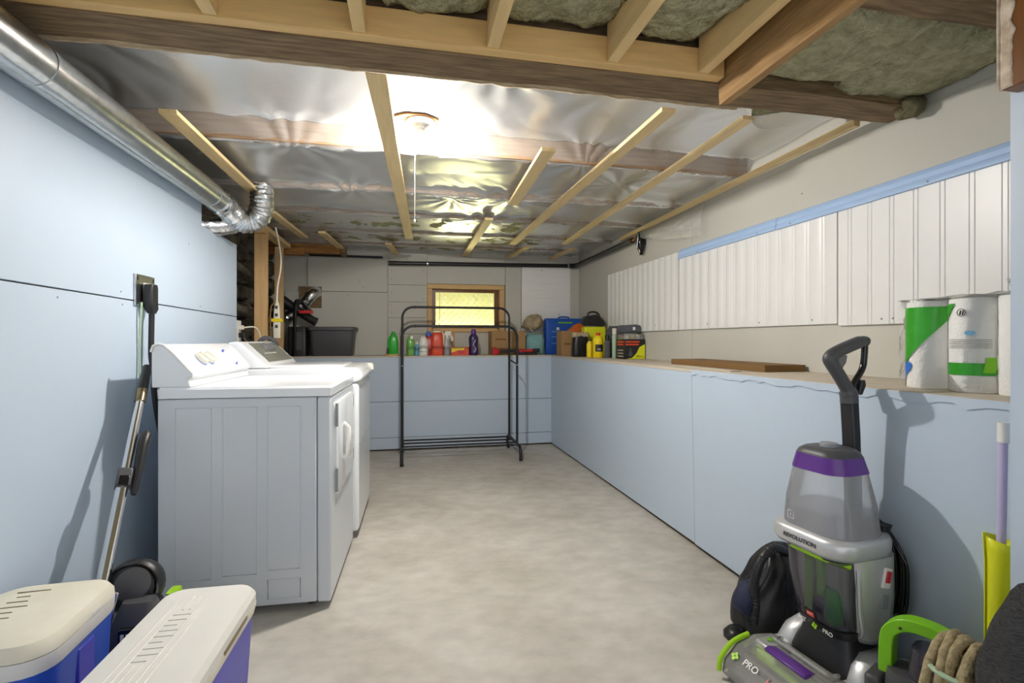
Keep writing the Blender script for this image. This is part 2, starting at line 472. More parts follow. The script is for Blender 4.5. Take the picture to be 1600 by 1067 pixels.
# ---- right upper wall
wr = struct('wall_right', B(WR, 2.2, 0.9, 5.72, 0.0, 2.2), 'gypsum', 'grey board wall above the long ledge on the right', 'wall')
B(WR - 0.004, WR, 0.95, 3.20, 0.945, 1.998).build('board', 'gypsum', wr, bevel=0.001)
B(WR - 0.004, WR, 3.204, 5.585, 0.945, 1.998).build('board', 'gypsum', wr, bevel=0.001)
Rp = Matrix.Rotation(-PI / 2, 4, 'Z')       # length runs toward the camera (-y), face looks to -x
def bead(y_far, y_near, z0, z1, pitch, depth, off=0.0):
    g = groove_panel(y_far - y_near, z1 - z0, pitch, depth)
    g.xform(Matrix.Translation((WR - 0.018 - off, y_far, z0)) @ Rp)
    return g.build('bead_board', 'bead_white', wr)
bead(4.68, 3.362, 1.176, 1.742, 0.095, 0.0008, 0.004)
bead(3.35, 1.975, 1.178, 1.712, 0.095, 0.0012)
bead(1.967, 0.96, 1.168, 1.695, 0.100, 0.0035)
B(WR - 0.006, WR - 0.003, 1.964, 1.978, 1.17, 1.70).build('joint_gap', 'orange_wood', wr)
tr = MB().prism([(WR - .030, 1.692), (WR - .030, 1.705), (WR - .022, 1.718), (WR - .026, 1.735), (WR - .018, 1.752), (WR - .004, 1.760), (WR - .004, 1.692)], 'y', 2.36, 3.352)
tr.build('chair_rail', 'blue_trim', wr)
tr = MB().prism([(WR - .030, 1.690), (WR - .030, 1.704), (WR - .022, 1.717), (WR - .026, 1.734), (WR - .018, 1.751), (WR - .004, 1.758), (WR - .004, 1.690)], 'y', 0.96, 2.357)
tr.build('chair_rail', 'blue_trim', wr)
for x, y, z in ((.0305, 2.25, 1.70), (.0305, 2.5, 1.70), (.0305, 3.1, 1.70), (.0305, 1.55, 1.70), (.004, 2.20, 1.84), (.004, 3.3, 1.83), (.004, 4.2, 1.86), (.018, 2.12, 1.20), (.018, 1.75, 1.19), (.018, 1.70, 1.19), (.018, 2.5, 1.20), (.018, 3.0, 1.21), (.022, 3.7, 1.22), (.022, 4.4, 1.70), (.022, 3.6, 1.72)):
    MB().lathe([(0.0045, 0), (0.0045, 0.0015), (0.002, 0.002)], n=8).xform(Matrix.Translation((WR - x, y, z)) @ Matrix.Rotation(-PI / 2, 4, 'Y')).build('screw', 'grey_print', wr)

# ---- knee walls with a board ledge
kb = struct('wall_knee_back', B(-1.42, KX + .02, KY + 0.014, WB, 0.0, KZ - 0.018), 'subfloor', 'low pale blue wall with a ledge below the window', 'wall')
for z0, z1 in ((0.012, 0.125), (0.129, 0.484), (0.488, 0.942)):
    B(-1.42, KX + 0.005, KY, KY + 0.0135, z0, z1).build('panel', 'blue_paint', kb, bevel=0.0015)
B(-1.42, WR, KY - 0.004, WB, KZ - 0.0175, KZ).build('ledge_board', 'ledge_board', kb, bevel=0.002)
kr = struct('wall_knee_right', B(KX + 0.014, WR, 0.95, KY, 0.0, KZ - 0.018), 'subfloor', 'low pale blue wall with a ledge along the right side', 'wall')
MB().prism([(2.445, 0.02), (KY, 0.012), (KY, 0.940), (2.478, 0.935)], 'x', KX, KX + 0.0135).build('panel', 'blue_paint', kr, bevel=0.0015)
MB().prism([(0.95, 0.02), (2.434, 0.02), (2.465, 0.9262), (0.95, 0.9262)], 'x', KX - 0.006, KX + 0.0135).build('panel', 'blue_paint', kr, bevel=0.0015)
B(KX - 0.002, WR, 2.474, KY - 0.0045, KZ - 0.0175, KZ).build('ledge_board', 'ledge_board', kr, bevel=0.002)
B(KX - 0.008, WR, 0.95, 2.471, KZ - 0.0175, KZ).build('ledge_board', 'ledge_board', kr, bevel=0.002)
# chipped paint lip along the near ledge edge
lip = []
rn = random.Random(5)
y = 0.96
top = []; 
while y < 2.47:
    top.append((y, 0.9165 + rn.uniform(-.006, .010))); y += rn.uniform(.02, .05)
poly = [(0.96, KZ - .002)] + [(p[0], p[1]) for p in top] + [(2.47, KZ - .002)]
MB().prism(poly, 'x', KX - 0.0105, KX - 0.008).build('paint_lip', 'blue_paint', kr)
for y, z in ((2.1, .90), (1.75, .885), (2.44, .72), (2.43, .3), (1.36, .22)):
    MB().lathe([(0.0045, 0), (0.0045, 0.001), (0.002, 0.0015)], n=8).xform(Matrix.Translation((KX - 0.004, y, z)) @ Matrix.Rotation(-PI / 2, 4, 'Y')).build('screw', 'grey_print', kr)

# ---- near right partition end
struct('wall_partition', B(1.414, 2.3, 0.78, 0.945, 0.0, 2.2), 'blue_paint', 'edge of a pale blue partition wall at the right of the view', 'wall')
tb = struct('trim_1', B(1.362, 1.4135, 0.80, 0.93, 1.684, 2.2), 'brown_stain', 'brown stained board end above the pale blue partition', 'trim', bevel=0.004)
rg = MB().grid(lambda u, v: (1.3615 - 0.004 * abs(noise.noise(Vector((u * 5, v * 25, 1)))), 0.905 + 0.012 * noise.noise(Vector((0, v * 18, 5))) * (1 - u) + 0.026 * u, 1.686 + 0.51 * v), 4, 40)
rg.build('ragged_plaster', 'plaster_raw', tb, solid=-0.004)
B(1.358, 1.375, 0.931, 0.937, 1.686, 2.2).build('ragged_plaster', 'plaster_raw', tb, bevel=0.003)

# ---- window
wn = tag(B(0.28, 0.985, WB + 0.005, WB + 0.03, 1.215, 1.235).build('window_1', 'pine_x'), 'small basement window in a raw pine frame with lattice outside', 'window', None, 'structure')
B(0.212, 1.062, WB - 0.014, WB + 0.012, 1.668, 1.718).build('casing', 'pine_x', wn, bevel=0.003)
B(0.212, 0.262, WB - 0.014, WB + 0.012, 1.19, 1.667).build('casing', 'pine_z', wn, bevel=0.003)
B(1.010, 1.062, WB - 0.014, WB + 0.012, 1.19, 1.667).build('casing', 'pine_z', wn, bevel=0.003)
B(0.263, 1.009, WB - 0.004, WB + 0.10, 1.192, 1.222).build('sill', 'pine_x', wn, bevel=0.003)
B(0.200, 0.262, WB + 0.013, WB + 0.13, 1.20, 1.72).build('jamb', 'pine_z', wn)
B(1.010, 1.072, WB + 0.013, WB + 0.13, 1.20, 1.72).build('jamb', 'pine_z', wn)
B(0.263, 1.009, WB + 0.013, WB + 0.13, 1.668, 1.72).build('head', 'pine_x', wn)
B(0.264, 0.302, WB + 0.06, WB + 0.10, 1.223, 1.667).build('sash', 'brown_stain', wn, bevel=0.002)
B(0.962, 1.008, WB + 0.06, WB + 0.10, 1.223, 1.667).build('sash', 'brown_stain', wn, bevel=0.002)
B(0.303, 0.961, WB + 0.06, WB + 0.10, 1.636, 1.667).build('sash', 'brown_stain', wn, bevel=0.002)
B(0.303, 0.961, WB + 0.06, WB + 0.10, 1.223, 1.246).build('sash', 'brown_stain', wn, bevel=0.002)
B(0.345, 0.349, WB + 0.062, WB + 0.075, 1.247, 1.635).build('pane_joint', 'dark_grey_plastic', wn)
B(0.303, 0.961, WB + 0.082, WB + 0.085, 1.247, 1.635).build('pane', 'window_glass', wn)
for x in (0.49, 0.985):
    B(x - 0.018, x + 0.018, WB - 0.014, WB + 0.0, 0.946, 1.189).build('sill_support', 'pine_z', wn, bevel=0.002)

# ---- outdoors
struct('ground_outside', B(-6, 8, 5.74, 14, 0.9, 0.98), 'grass', 'sunlit grass outside the basement window', 'ground')
lat = thing('lattice_screen', 'pale yellow crisscross garden lattice seen through the basement window', 'lattice', (0.64, 6.02, 0.98))
for sgn, yo in ((1, 0), (-1, 0.009)):
    for k in range(-14, 15):
        c = k * 0.078
        # clip the 45 degree line z = sgn*(x - c) + 0.5 to the panel
        pts = []
        x0, x1 = -0.6, 0.6
        za, zb = sgn * (x0 - c) + .55, sgn * (x1 - c) + .55
        lo, hi = 0.0, 1.1
        t0, t1 = 0.0, 1.0
        dz = zb - za
        ta, tb_ = sorted(((lo - za) / dz, (hi - za) / dz))
        t0, t1 = max(t0, ta), min(t1, tb_)
        if t1 - t0 < 0.03: continue
        a = (x0 + (x1 - x0) * t0, yo, za + dz * t0); b = (x0 + (x1 - x0) * t1, yo, za + dz * t1)
        MB().bar(a, b, 0.007, 0.036, up=(1, 0, -sgn)).build('slat', 'lattice', lat, smooth=0)
backdrop = thing('bright_backdrop', 'cream boards added behind the lattice so its holes look bright', 'backdrop', (0.6, 8.2, 0.98))  # boards added to show bright through the lattice holes
for k in range(12):
    B(-1.5 + k * .25, -1.5 + k * .25 + .24, 0, .02, 0, 1.9).build('board', 'backdrop_cream', backdrop)

# ================================================================== CEILING
cl = struct('ceiling', B(-1.7, 2.4, -1.2, 5.74, 2.235, 2.27), 'subfloor', 'open basement ceiling with beam, joists, insulation and plastic sheet', 'ceiling')
# heavy old beam and the pine ledger on its near face
bm_ = MB().grid(lambda u, v: (-1.6 + 3.55 * u, 0, 0), 1, 1)
beam = MB()
N = 60
def beam_ring(x):
    w = 0.006 * noise.noise(Vector((x * 3, 0, 4)));
    return [(x, 1.592, 2.0 + w * .5), (x, 1.735 + w, 2.0 + w), (x, 1.765 + w, 2.018 + 2 * w), (x, 1.785, 2.06), (x, 1.785, 2.22), (x, 1.592, 2.22)]
beam.loft([beam_ring(-1.6 + 3.55 * i / N) for i in range(N + 1)])
bobj = beam.build('beam', 'old_wood', cl, smooth=30)
def arris_ring(x):
    w = 0.007 * noise.noise(Vector((x * 7, 3, 4))); q = 0.005 * noise.noise(Vector((x * 19, 8, 1)))
    return [(x, 1.730 + w + q, 2.003), (x, 1.745 + w, 1.995 + q), (x, 1.772 + w, 2.006 + q), (x, 1.778 + w, 2.022), (x, 1.75, 2.024)]
MB().loft([arris_ring(-1.1 + 2.35 * i / 110) for i in range(111)]).build('beam_arris', 'beam_arris', bobj, smooth=50)
B(-1.6, 1.065, 1.552, 1.591, 2.004, 2.093).build('ledger', 'pine_x', cl, bevel=0.002)
for x in (-1.34, -0.94, -0.54, -0.14, 0.26, 0.655, 0.985):
    B(x - 0.019, x + 0.019, -1.2, 1.551, 2.008, 2.148).build('joist', 'pine', cl, bevel=0.002)
oj = MB()
def oj_ring(y):
    w = 0.008 * noise.noise(Vector((1, y * 4, 2)))
    return [(1.078 + w, y, 1.932 + w), (1.118, y, 1.940 + w), (1.150, y, 1.97), (1.150, y, 2.10), (1.070 + w * .5, y, 2.09)]
oj.loft([oj_ring(-1.2 + (1.600 + 1.2) * i / 40) for i in range(41)])
oj.build('old_joist', 'old_wood_y', cl, smooth=25)
tb2 = MB()
def tb_ring(x):
    w = 0.006 * noise.noise(Vector((x * 4, 7, 4)))
    return [(x, 1.03, 2.0 + w), (x, 1.155, 2.003 + w), (x, 1.175, 2.02 + w), (x, 1.175, 2.2), (x, 1.03, 2.2)]
tb2.loft([tb_ring(1.152 + 0.79 * i / 14) for i in range(15)])
tb2.build('cross_timber', 'old_wood', cl, smooth=30)
# insulation batts, each lumpy
def batt(x0, x1, y0, y1, z, amp, seed, m='insulation', res=0.02, sag=0.0):
    nu = max(4, int((x1 - x0) / res)); nv = max(4, int((y1 - y0) / res))
    def fn(u, v):
        x = x0 + (x1 - x0) * u; y = y0 + (y1 - y0) * v
        p = Vector((x * 6 + seed, y * 6, seed))
        e = min(u, 1 - u, 1) * 2
        edge = (1 - min(1, min(u, 1 - u) * 6)) * 0.02 + (1 - min(1, min(v, 1 - v) * 8)) * 0.03
        d = amp * (noise.fractal(p, 0.6, 2.1, 5) + 0.5 * abs(noise.noise(p * 2.7)))
        return (x, y, z + d + edge - sag * math.sin(PI * u) * math.sin(PI * v))
    return MB().grid(fn, nu, nv).build('insulation_batt', m, cl, smooth=70, solid=-0.03)
xs = [-1.34, -0.94, -0.54, -0.14, 0.26, 0.655, 0.985]
for i in range(len(xs) - 1):
    batt(xs[i] + .02, xs[i + 1] - .02, -0.2, 1.55, 2.075, 0.022, i * 3.1)
batt(1.006, 1.068, -0.2, 1.55, 2.08, 0.02, 31)
batt(1.152, 1.55, 1.18, 1.59, 2.018, 0.010, 41, 'insulation', 0.015)
batt(1.545, 1.945, 1.18, 1.70, 2.020, 0.010, 47, 'insulation', 0.015)
batt(1.152, 1.94, 0.3, 1.03, 2.06, 0.015, 53)
batt(-1.6, -1.34, -0.2, 1.55, 2.08, 0.02, 59)
# far bays: joists run across, insulation between them, plastic sheet below
JY = [2.64, 3.36, 3.98, 4.62, 5.24]
prev = 1.79
for i, jy in enumerate(JY + [5.58]):
    if jy < 5.5:
        B(-1.58, 1.945, jy - 0.022, jy + 0.022, 2.062, 2.2).build('joist', 'joist_brown', cl, bevel=0.002)
    batt(-1.40, 1.93, prev + .002, jy - 0.024 if jy < 5.5 else 5.58, 2.175 if i == 0 else 2.118, 0.014, 70 + i * 5, 'insulation', 0.035)
    prev = jy + 0.024
# plastic vapour sheet
def film_y0(x):
    if x < 1.30: return 1.772 + 0.012 * noise.noise(Vector((x * 5, 0, 0)))
    k = (x - 1.30) / 0.55
    return 1.752 + 0.30 * max(0, math.sin(min(k, 1) * PI)) ** 1.5 * 0.8 + 0.05 * min(k, 1)
def film_z(x, y, d0):
    z = 2.052
    lamp_d = math.hypot(x - 0.059, y - 2.42)
    calm = min(1, max(0, (lamp_d - 0.10) / 0.2))
    # lift between the joists
    edges = [1.76] + JY + [5.58]
    for a, b in zip(edges, edges[1:]):
        if a <= y <= b:
            t = (y - a) / (b - a)
            z += (0.090 if a < 1.8 else 0.03) * min(1, math.sin(PI * t) * 3.2) ** 1.0
            # little tucks next to each joist
            z -= 0.010 * math.exp(-((y - b) / 0.03) ** 2) if b < 5.5 else 0
    # crumple: ridges fanned from fixing points
    p = Vector((x * 1.5, y * 1.9, 0.3))
    r1 = 1 - abs(noise.noise(p)) * 2
    q = Vector((x * 3.6 + 2 * noise.noise(p * 1.3), y * 1.3, 4.0))
    r2 = 1 - abs(noise.noise(q)) * 2
    q3 = Vector((x * 13 + 3 * noise.noise(p), y * 6, 9.0))
    z += calm * (0.012 * (r1 - .4) + 0.008 * max(0, r2 - 0.45) + 0.0012 * noise.noise(q3))
    for (cx, cy) in ((0.30, 3.55), (0.62, 4.05), (-0.55, 2.7), (0.95, 2.66), (0.35, 1.9), (-0.35, 3.4), (0.7, 3.45), (1.3, 3.0)):
        dx, dy = x - cx, y - cy; rr = math.hypot(dx, dy)
        z += 0.007 * math.exp(-(rr / 0.30) ** 2) * math.sin(math.atan2(dy, dx) * 11 + cx * 9) * min(1, rr / .06)
    if d0 < 0.16:
        z += (2.014 - z) * (1 - d0 / 0.16) ** 1.1
    return z
def filmfn(u, v):
    x = -1.30 + 3.235 * u
    y0 = film_y0(x)
    y = y0 + (5.575 - y0) * v
    d0 = y - y0
    z = film_z(x, y, d0 if x < 1.30 else d0 * 2 + 0.05)
    if x > 1.88: z -= (x - 1.88) * 0.25
    return (x, y, z)
MB().grid(filmfn, 230, 290).build('vapour_sheet', 'poly_film', cl, smooth=180)
# loose flap of plastic hanging over the right wall
def flap(u, v):
    y = 3.0 + 0.95 * u
    drop = (0.20 * (1 - u) ** 0.6 + 0.04) * v
    x = 1.925 - 0.045 * math.sin(v * PI * .7) - 0.012 * noise.noise(Vector((u * 7, v * 5, 3)))
    return (x, y, 2.03 - drop)
MB().grid(flap, 30, 16).build('plastic_flap', 'poly_film', cl, smooth=180)
# pine furring strips nailed under the plastic
def strip(x0, y0, x1, y1, w=0.062, z=2.026, th=0.019, zend=None):
    m = MB().bar((x0, y0, z), (x1, y1, z if zend is None else zend), w, th)
    return m.build('furring_strip', 'pine_pale', cl, bevel=0.002)
strip(-0.950, 2.28, -0.935, 3.56, 0.068)
strip(-0.108, 1.80, 0.012, 4.66, 0.070)
strip(0.668, 2.36, 0.700, 3.36, 0.072)
strip(1.027, 1.86, 0.985, 4.74, 0.062)
strip(1.388, 1.86, 1.47, 4.64, 0.052)
strip(1.862, 1.80, 1.902, 4.30, 0.030, 2.022, 0.03)
strip(0.607, 3.80, 0.612, 5.55, 0.062)
strip(-0.18, 4.98, -0.12, 5.56, 0.062)
strip(-0.72, 4.56, -0.655, 5.35, 0.062)
strip(-0.965, 3.92, -0.91, 4.82, 0.062)
strip(1.165, 4.86, 1.107, 5.54, 0.062)
strip(1.632, 4.87, 1.587, 5.53, 0.055)
# brown joist ends in the left back corner
for x0, x1, y0, y1, z0, z1 in ((-1.38, -0.66, 5.28, 5.36, 1.965, 2.05), (-1.38, -0.98, 5.20, 5.275, 1.93, 2.0)):
    B(x0, x1, y0, y1, z0, z1).build('blocking', 'orange_wood', cl, bevel=0.003)
B(-0.655, -0.61, 5.30, 5.42, 1.95, 2.05).build('blocking', 'old_wood', cl, bevel=0.003)
# shred of insulation at the wall end of the beam
MB().rings([(-.03, 0, 0, .05, .05, .02), (-.01, 0, 0, .09, .08, .03), (.02, 0, 0, .10, .09, .03), (.05, 0, 0, .07, .06, .02)], n=4).lump(.03, 25, 3).xform(Matrix.Translation((1.90, 1.60, 1.985))).build('insulation_tuft', 'insulation_dark', cl, smooth=70)

# ---- open stud bay on the left
st = thing('stud_frame', 'raw pine studs and top plate in the open bay behind the washer', 'framing', (-1.12, 4.6, 0.0))
B(-1.154, -1.062, 4.20, 4.238, 0.0, 1.92).build('stud', 'pine_z', st, bevel=0.002, world=True)
B(-1.200, -1.128, 5.0, 5.038, 0.0, 1.965).build('stud', 'pine_z', st, bevel=0.002, world=True)
B(-1.17, -1.082, 4.0, 5.10, 1.967, 2.005).build('top_plate', 'pine', st, bevel=0.002, world=True)
B(-1.15, -1.07, 4.15, 4.28, 1.9205, 1.9665).build('block', 'pine_z', st, bevel=0.002, world=True)
# ================================================================== THINGS
T = Matrix.Translation
def Rz(a): return Matrix.Rotation(a, 4, 'Z')
def Rx(a): return Matrix.Rotation(a, 4, 'X')
def Ry(a): return Matrix.Rotation(a, 4, 'Y')

# ---- pull-chain lamp
lp = thing('ceiling_lamp', 'white pull-chain lampholder with a glowing bare bulb', 'lamp', (0.059, 2.42, 2.095))
MB().prism([(.11 * math.cos(PI / 8 + k * PI / 4) * 1.0, .075 * math.sin(PI / 8 + k * PI / 4)) for k in range(8)], 'z', 0.036, 0.0425).xform(T((-.02, 0, 0))).build('mounting_plate', 'orange_wood', lp)
MB().lathe([(0.066, 0.0355), (0.068, 0.030), (0.060, 0.024), (0.034, 0.016), (0.023, 0.008), (0.023, 0.002)], n=24).build('lamp_holder', 'white_plastic', lp)
bb = MB().lathe([(0.013, 0.004), (0.016, -0.006), (0.026, -0.020), (0.0305, -0.034), (0.0305, -0.038)], n=24).build('light_block_collar', 'white_plastic', lp, smooth=60)  # opaque collar added to keep the bulb's light off the plastic above
MB().lathe([(0.0295, -0.0382), (0.0290, -0.046), (0.0255, -0.056), (0.019, -0.0635), (0.010, -0.068), (0.001, -0.0692)], n=24).build('bulb', 'bulb_glow', lp, smooth=180)
MB().tube([(-0.026, -0.004, 0.03), (-0.027, -0.004, -0.428)], 0.0015, 6).build('pull_chain', 'string_white', lp)
MB().lathe([(0.002, 0), (0.005, -0.006), (0.004, -0.016), (0.001, -0.018)], c=(-0.027, -0.004, -0.426), n=8).build('chain_knob', 'string_white', lp)

# ---- galvanized duct
du = thing('metal_duct', 'long round galvanized metal duct along the top of the left wall', 'duct', (-1.034, 2.0, 1.81))
MB().tube([(-1.034, -0.6, 1.882), (-1.034, 1.7, 1.882)], 0.0665, 28).build('duct_section', 'galvanized', du, world=True)
MB().tube([(-1.034, 1.66, 1.882), (-1.034, 3.14, 1.882)], 0.0650, 28).build('duct_section', 'galvanized', du, world=True)
for y in (1.66, 2.95):
    MB().tube([(-1.034, y, 1.882), (-1.034, y + .012, 1.882)], 0.0685, 28).build('duct_seam', 'galvanized', du, world=True)
B(-1.042, -1.024, -0.6, 3.1, 1.8145, 1.8185).build('lock_seam', 'galvanized', du, world=True)
pth = smooth_path([(-1.034, 3.10, 1.882), (-1.032, 3.20, 1.872), (-1.01, 3.29, 1.835), (-0.955, 3.34, 1.82), (-0.895, 3.35, 1.86), (-0.875, 3.35, 1.94), (-0.88, 3.35, 2.05)], 12)
rs = [0.066 + 0.004 * math.sin(i * 2.1) for i in range(len(pth))]
MB().tube(pth, rs, 24).lump(0.006, 30, 2).build('foil_elbow', 'foil', du, world=True, smooth=60)
for y in (0.6, 1.2):
    MB().tube([(-.98, y, 1.925), (-.975, y, 2.055)], .003, 6).build('hanger_wire', 'chrome_dark', du, world=True)
MB().tube([(-1.034, 3.07, 1.882), (-1.034, 3.105, 1.882)], 0.0715, 28).build('clamp_band', 'chrome', du, world=True)
MB().tube(smooth_path([(-1.03, 3.33, 1.80), (-1.11, 3.27, 1.775), (-1.22, 3.20, 1.77), (-1.36, 3.14, 1.80)], 10), 0.055, 20).lump(0.006, 32, 7).build('foil_branch', 'foil', du, world=True, smooth=60)
fx3 = thing('foil_vent', 'short foil vent elbow on the back wall above the grey bin', 'duct', (-1.03, 5.4, 1.5))
MB().tube(smooth_path([(-0.93, 5.57, 1.60), (-0.96, 5.50, 1.57), (-1.03, 5.50, 1.49), (-1.12, 5.50, 1.40), (-1.20, 5.50, 1.33)], 9), 0.062, 20).lump(0.007, 32, 9).build('foil_hose', 'foil', fx3, world=True, smooth=60)
B(-1.10, -0.88, 5.562, 5.577, 1.44, 1.66).build('wall_plate', 'old_wood', fx3, world=True)

# ---- dryer
dr = thing('dryer', 'white front-loading clothes dryer nearest the camera, with grey shaded side', 'dryer', (-0.625, 2.549, 0.0), math.radians(-1.6))
hx, hy = 0.324, 0.343
B(-hx, 0.268, -hy, hy, 0.025, 0.868).build('cabinet', 'dryer_white_shaded', dr, bevel=0.006)
B(0.270, hx, -hy, hy, 0.022, 0.868).build('front_panel', 'dryer_white_shaded', dr, bevel=0.008)
MB().rings([(0.871, 0, 0, 2 * hx + .004, 2 * hy + .004, .012), (0.905, 0, 0, 2 * hx + .008, 2 * hy + .008, .014), (0.915, 0, 0, 2 * hx - .006, 2 * hy - .006, .012)]).build('top_deck', 'white_enamel', dr)
for x0, x1, z0 in ((-.260, -.130, .150), (-.089, .0386, .158), (.080, .205, .170)):
    pts = [(x0, -hy - .0003, .832), (x1, -hy - .0003, .832), (x1, -hy - .0003, z0), (x0, -hy - .0003, z0)]
    MB().tube(pts, 0.0022, 6, closed=True).build('embossed_frame', 'dryer_white_shaded', dr, smooth=60)
pts = [(.08, -hy - .0003, .13), (.205, -hy - .0003, .13), (.205, -hy - .0003, .052), (.08, -hy - .0003, .052)]
MB().tube(pts, 0.003, 6, closed=True).build('embossed_frame', 'dryer_white_shaded', dr, smooth=60)
MB().rings([(0, 0, 0, .50, .40, .03), (0.008, 0, 0, .50, .40, .03), (0.014, 0, 0, .485, .385, .03)]).xform(T((hx, 0.0, 0.632)) @ Ry(PI / 2) @ Rz(PI / 2)).build('door', 'white_enamel', dr)
dh = MB().tube([(hx + .012, -.09, .56), (hx + .034, -.09, .575), (hx + .036, -.09, .70), (hx + .012, -.09, .72)], 0.011, 8).build('handle', 'white_plastic', dr, smooth=60)
for z in (.50, .78):
    B(hx + .001, hx + .012, .262, .276, z - .03, z + .03).build('hinge', 'mid_grey_plastic', dr)
    B(hx + .004, hx + .0155, -.262, -.256, z - .05, z + .05).build('door_latch', 'grey_print', dr)
prof = [(-.345, .9155), (-.345, 1.055), (-.338, 1.078), (-.318, 1.086), (-.300, 1.080), (-.268, 1.050), (-.225, 1.000), (-.198, .968), (-.200, .955), (-.215, .946), (-.205, .9155)]
def cons(y0, y1, pr=prof):
    return MB().loft([[(x, y0, z) for x, z in pr], [(x, y1, z) for x, z in pr]])
cs = cons(-hy, hy).build('console', 'white_enamel', dr, bevel=0.004, smooth=50)
MB().tube([(x, -hy - .001, z) for x, z in prof[1:10]], 0.006, 6).build('console_edge', 'white_plastic', dr, smooth=60)
# facia frame on the sloping face of the console: origin mid slope
sl = Vector((.0765, 0, -.090)).normalized(); nrm_ = Vector((.090, 0, .0765)).normalized()
def facia(y, d, lift=0.0):  # d = distance down the slope from the top
    p = Vector((-.280, y, 1.063)) + sl * d + nrm_ * lift
    M = Matrix((sl, Vector((0, 1, 0)), nrm_)).transposed().to_4x4(); M.translation = p
    return M
for y in (-.16, -.085):
    k = MB().lathe([(.030, 0), (.030, .006), (.026, .020), (.022, .022), (.001, .022)], n=22).xform(facia(y, .058)).build('knob', 'cream_plastic', dr)
    MB().lathe([(.032, 0), (.032, .003), (.030, .0035)], n=22).xform(facia(y, .060)).build('knob_ring', 'blue_print', k)
    B(-.026, .026, -.004, .004, .02, .029).xform(facia(y, .058) @ Rz(.6)).build('grip', 'cream_plastic', k)
k = MB().lathe([(.040, 0), (.040, .006), (.034, .022), (.028, .024), (.001, .024)], n=26).xform(facia(.165, .060)).build('knob', 'white_plastic', dr)
for a in (0.4, PI + 0.4):
    pts = [(.044 * math.cos(a + t * .5), .044 * math.sin(a + t * .5), .003) for t in [i / 6 - .5 for i in range(7)]]
    MB().tube(pts, .006, 6).xform(facia(.165, .060)).build('knob_mark', 'blue_print', k)
B(.082, .085, -.13, .02, 0, .0006).xform(facia(0, 0)).build('printed_line', 'grey_print', dr)
B(.030, .036, .02, .055, 0, .0006).xform(facia(0, 0)).build('printed_line', 'grey_print', dr)
B(.044, .047, .01, .06, 0, .0006).xform(facia(0, 0)).build('printed_line', 'grey_print', dr)
for x in (-.28, .24):
    for y in (-.29, .29):
        MB().lathe([(.018, 0.003), (.018, .010), (.012, .027)], c=(x, y, 0), n=10).build('foot', 'black_plastic', dr)

# ---- washer
wa = thing('washer', 'white top-loading washing machine behind the dryer, grey-green control panel', 'washer', (-0.585, 3.275, 0.0), math.radians(-1.0))
B(-.33, .325, -.343, .343, .035, .865).build('cabinet', 'white_enamel', wa, bevel=0.02, seg=3)
MB().loft([[(x, y, z) for x, z in ((-.33, .867), (.30, .867), (.334, .875), (.346, .895), (.338, .925), (.318, .945), (.28, .950), (-.33, .945))] for y in (-.345, .345)]).build('top_deck', 'white_enamel', wa, bevel=0.006, smooth=50)
MB().rings([(.948, -.01, 0, .46, .52, .04), (.958, -.01, 0, .46, .52, .04), (.962, -.01, 0, .44, .50, .04)]).build('lid', 'white_enamel', wa)
MB().rings([(.905, .344, .30, .02, .07, .008), (.935, .338, .30, .03, .07, .01), (.948, .320, .30, .04, .06, .01)]).build('corner_cap', 'cream_plastic', wa)
wprof = [(-.35, .948), (-.35, 1.075), (-.34, 1.090), (-.30, 1.094), (-.285, 1.088), (-.165, .972), (-.150, .950)]
cons(-.343, .343, wprof).build('console', 'white_enamel', wa, bevel=0.006, smooth=50)
ws = Vector((.120, 0, -.116)).normalized(); wn_ = Vector((.116, 0, .120)).normalized()
def wf_(y, d, lift=0.0):
    M = Matrix((ws, Vector((0, 1, 0)), wn_)).transposed().to_4x4(); M.translation = Vector((-.285, y, 1.088)) + ws * d + wn_ * lift
    return M
pn = B(.006, .158, -.225, .30, 0, .003).xform(wf_(0, 0)).build('control_panel', 'panel_green_grey', wa, bevel=.001)
for y, d in ((-.06, .05), (.02, .055), (.09, .05)):
    MB().lathe([(.024, .003), (.024, .010), (.018, .026), (.001, .027)], n=20).xform(wf_(y, d)).build('knob', 'mid_grey_plastic', wa)
B(.09, .094, -.15, .1, .003, .0036).xform(wf_(0, 0)).build('printed_line', 'bead_white', wa)
B(.325, .327, -.30, .30, .52, .523).build('front_crease', 'grey_print', wa)
for x in (-.28, .27):
    for y in (-.29, .29):
        MB().lathe([(.02, 0.0), (.02, .015), (.012, .037)], c=(x, y, 0), n=10).build('foot', 'black_plastic', wa)
MB().tube(smooth_path([(-.36, .28, .80), (-.40, .28, 1.0), (-.36, .28, 1.10), (-.31, .29, 1.115), (-.27, .30, 1.08), (-.27, .35, .98)], 8), 0.014, 10).build('drain_hose', 'dark_grey_plastic', wa)

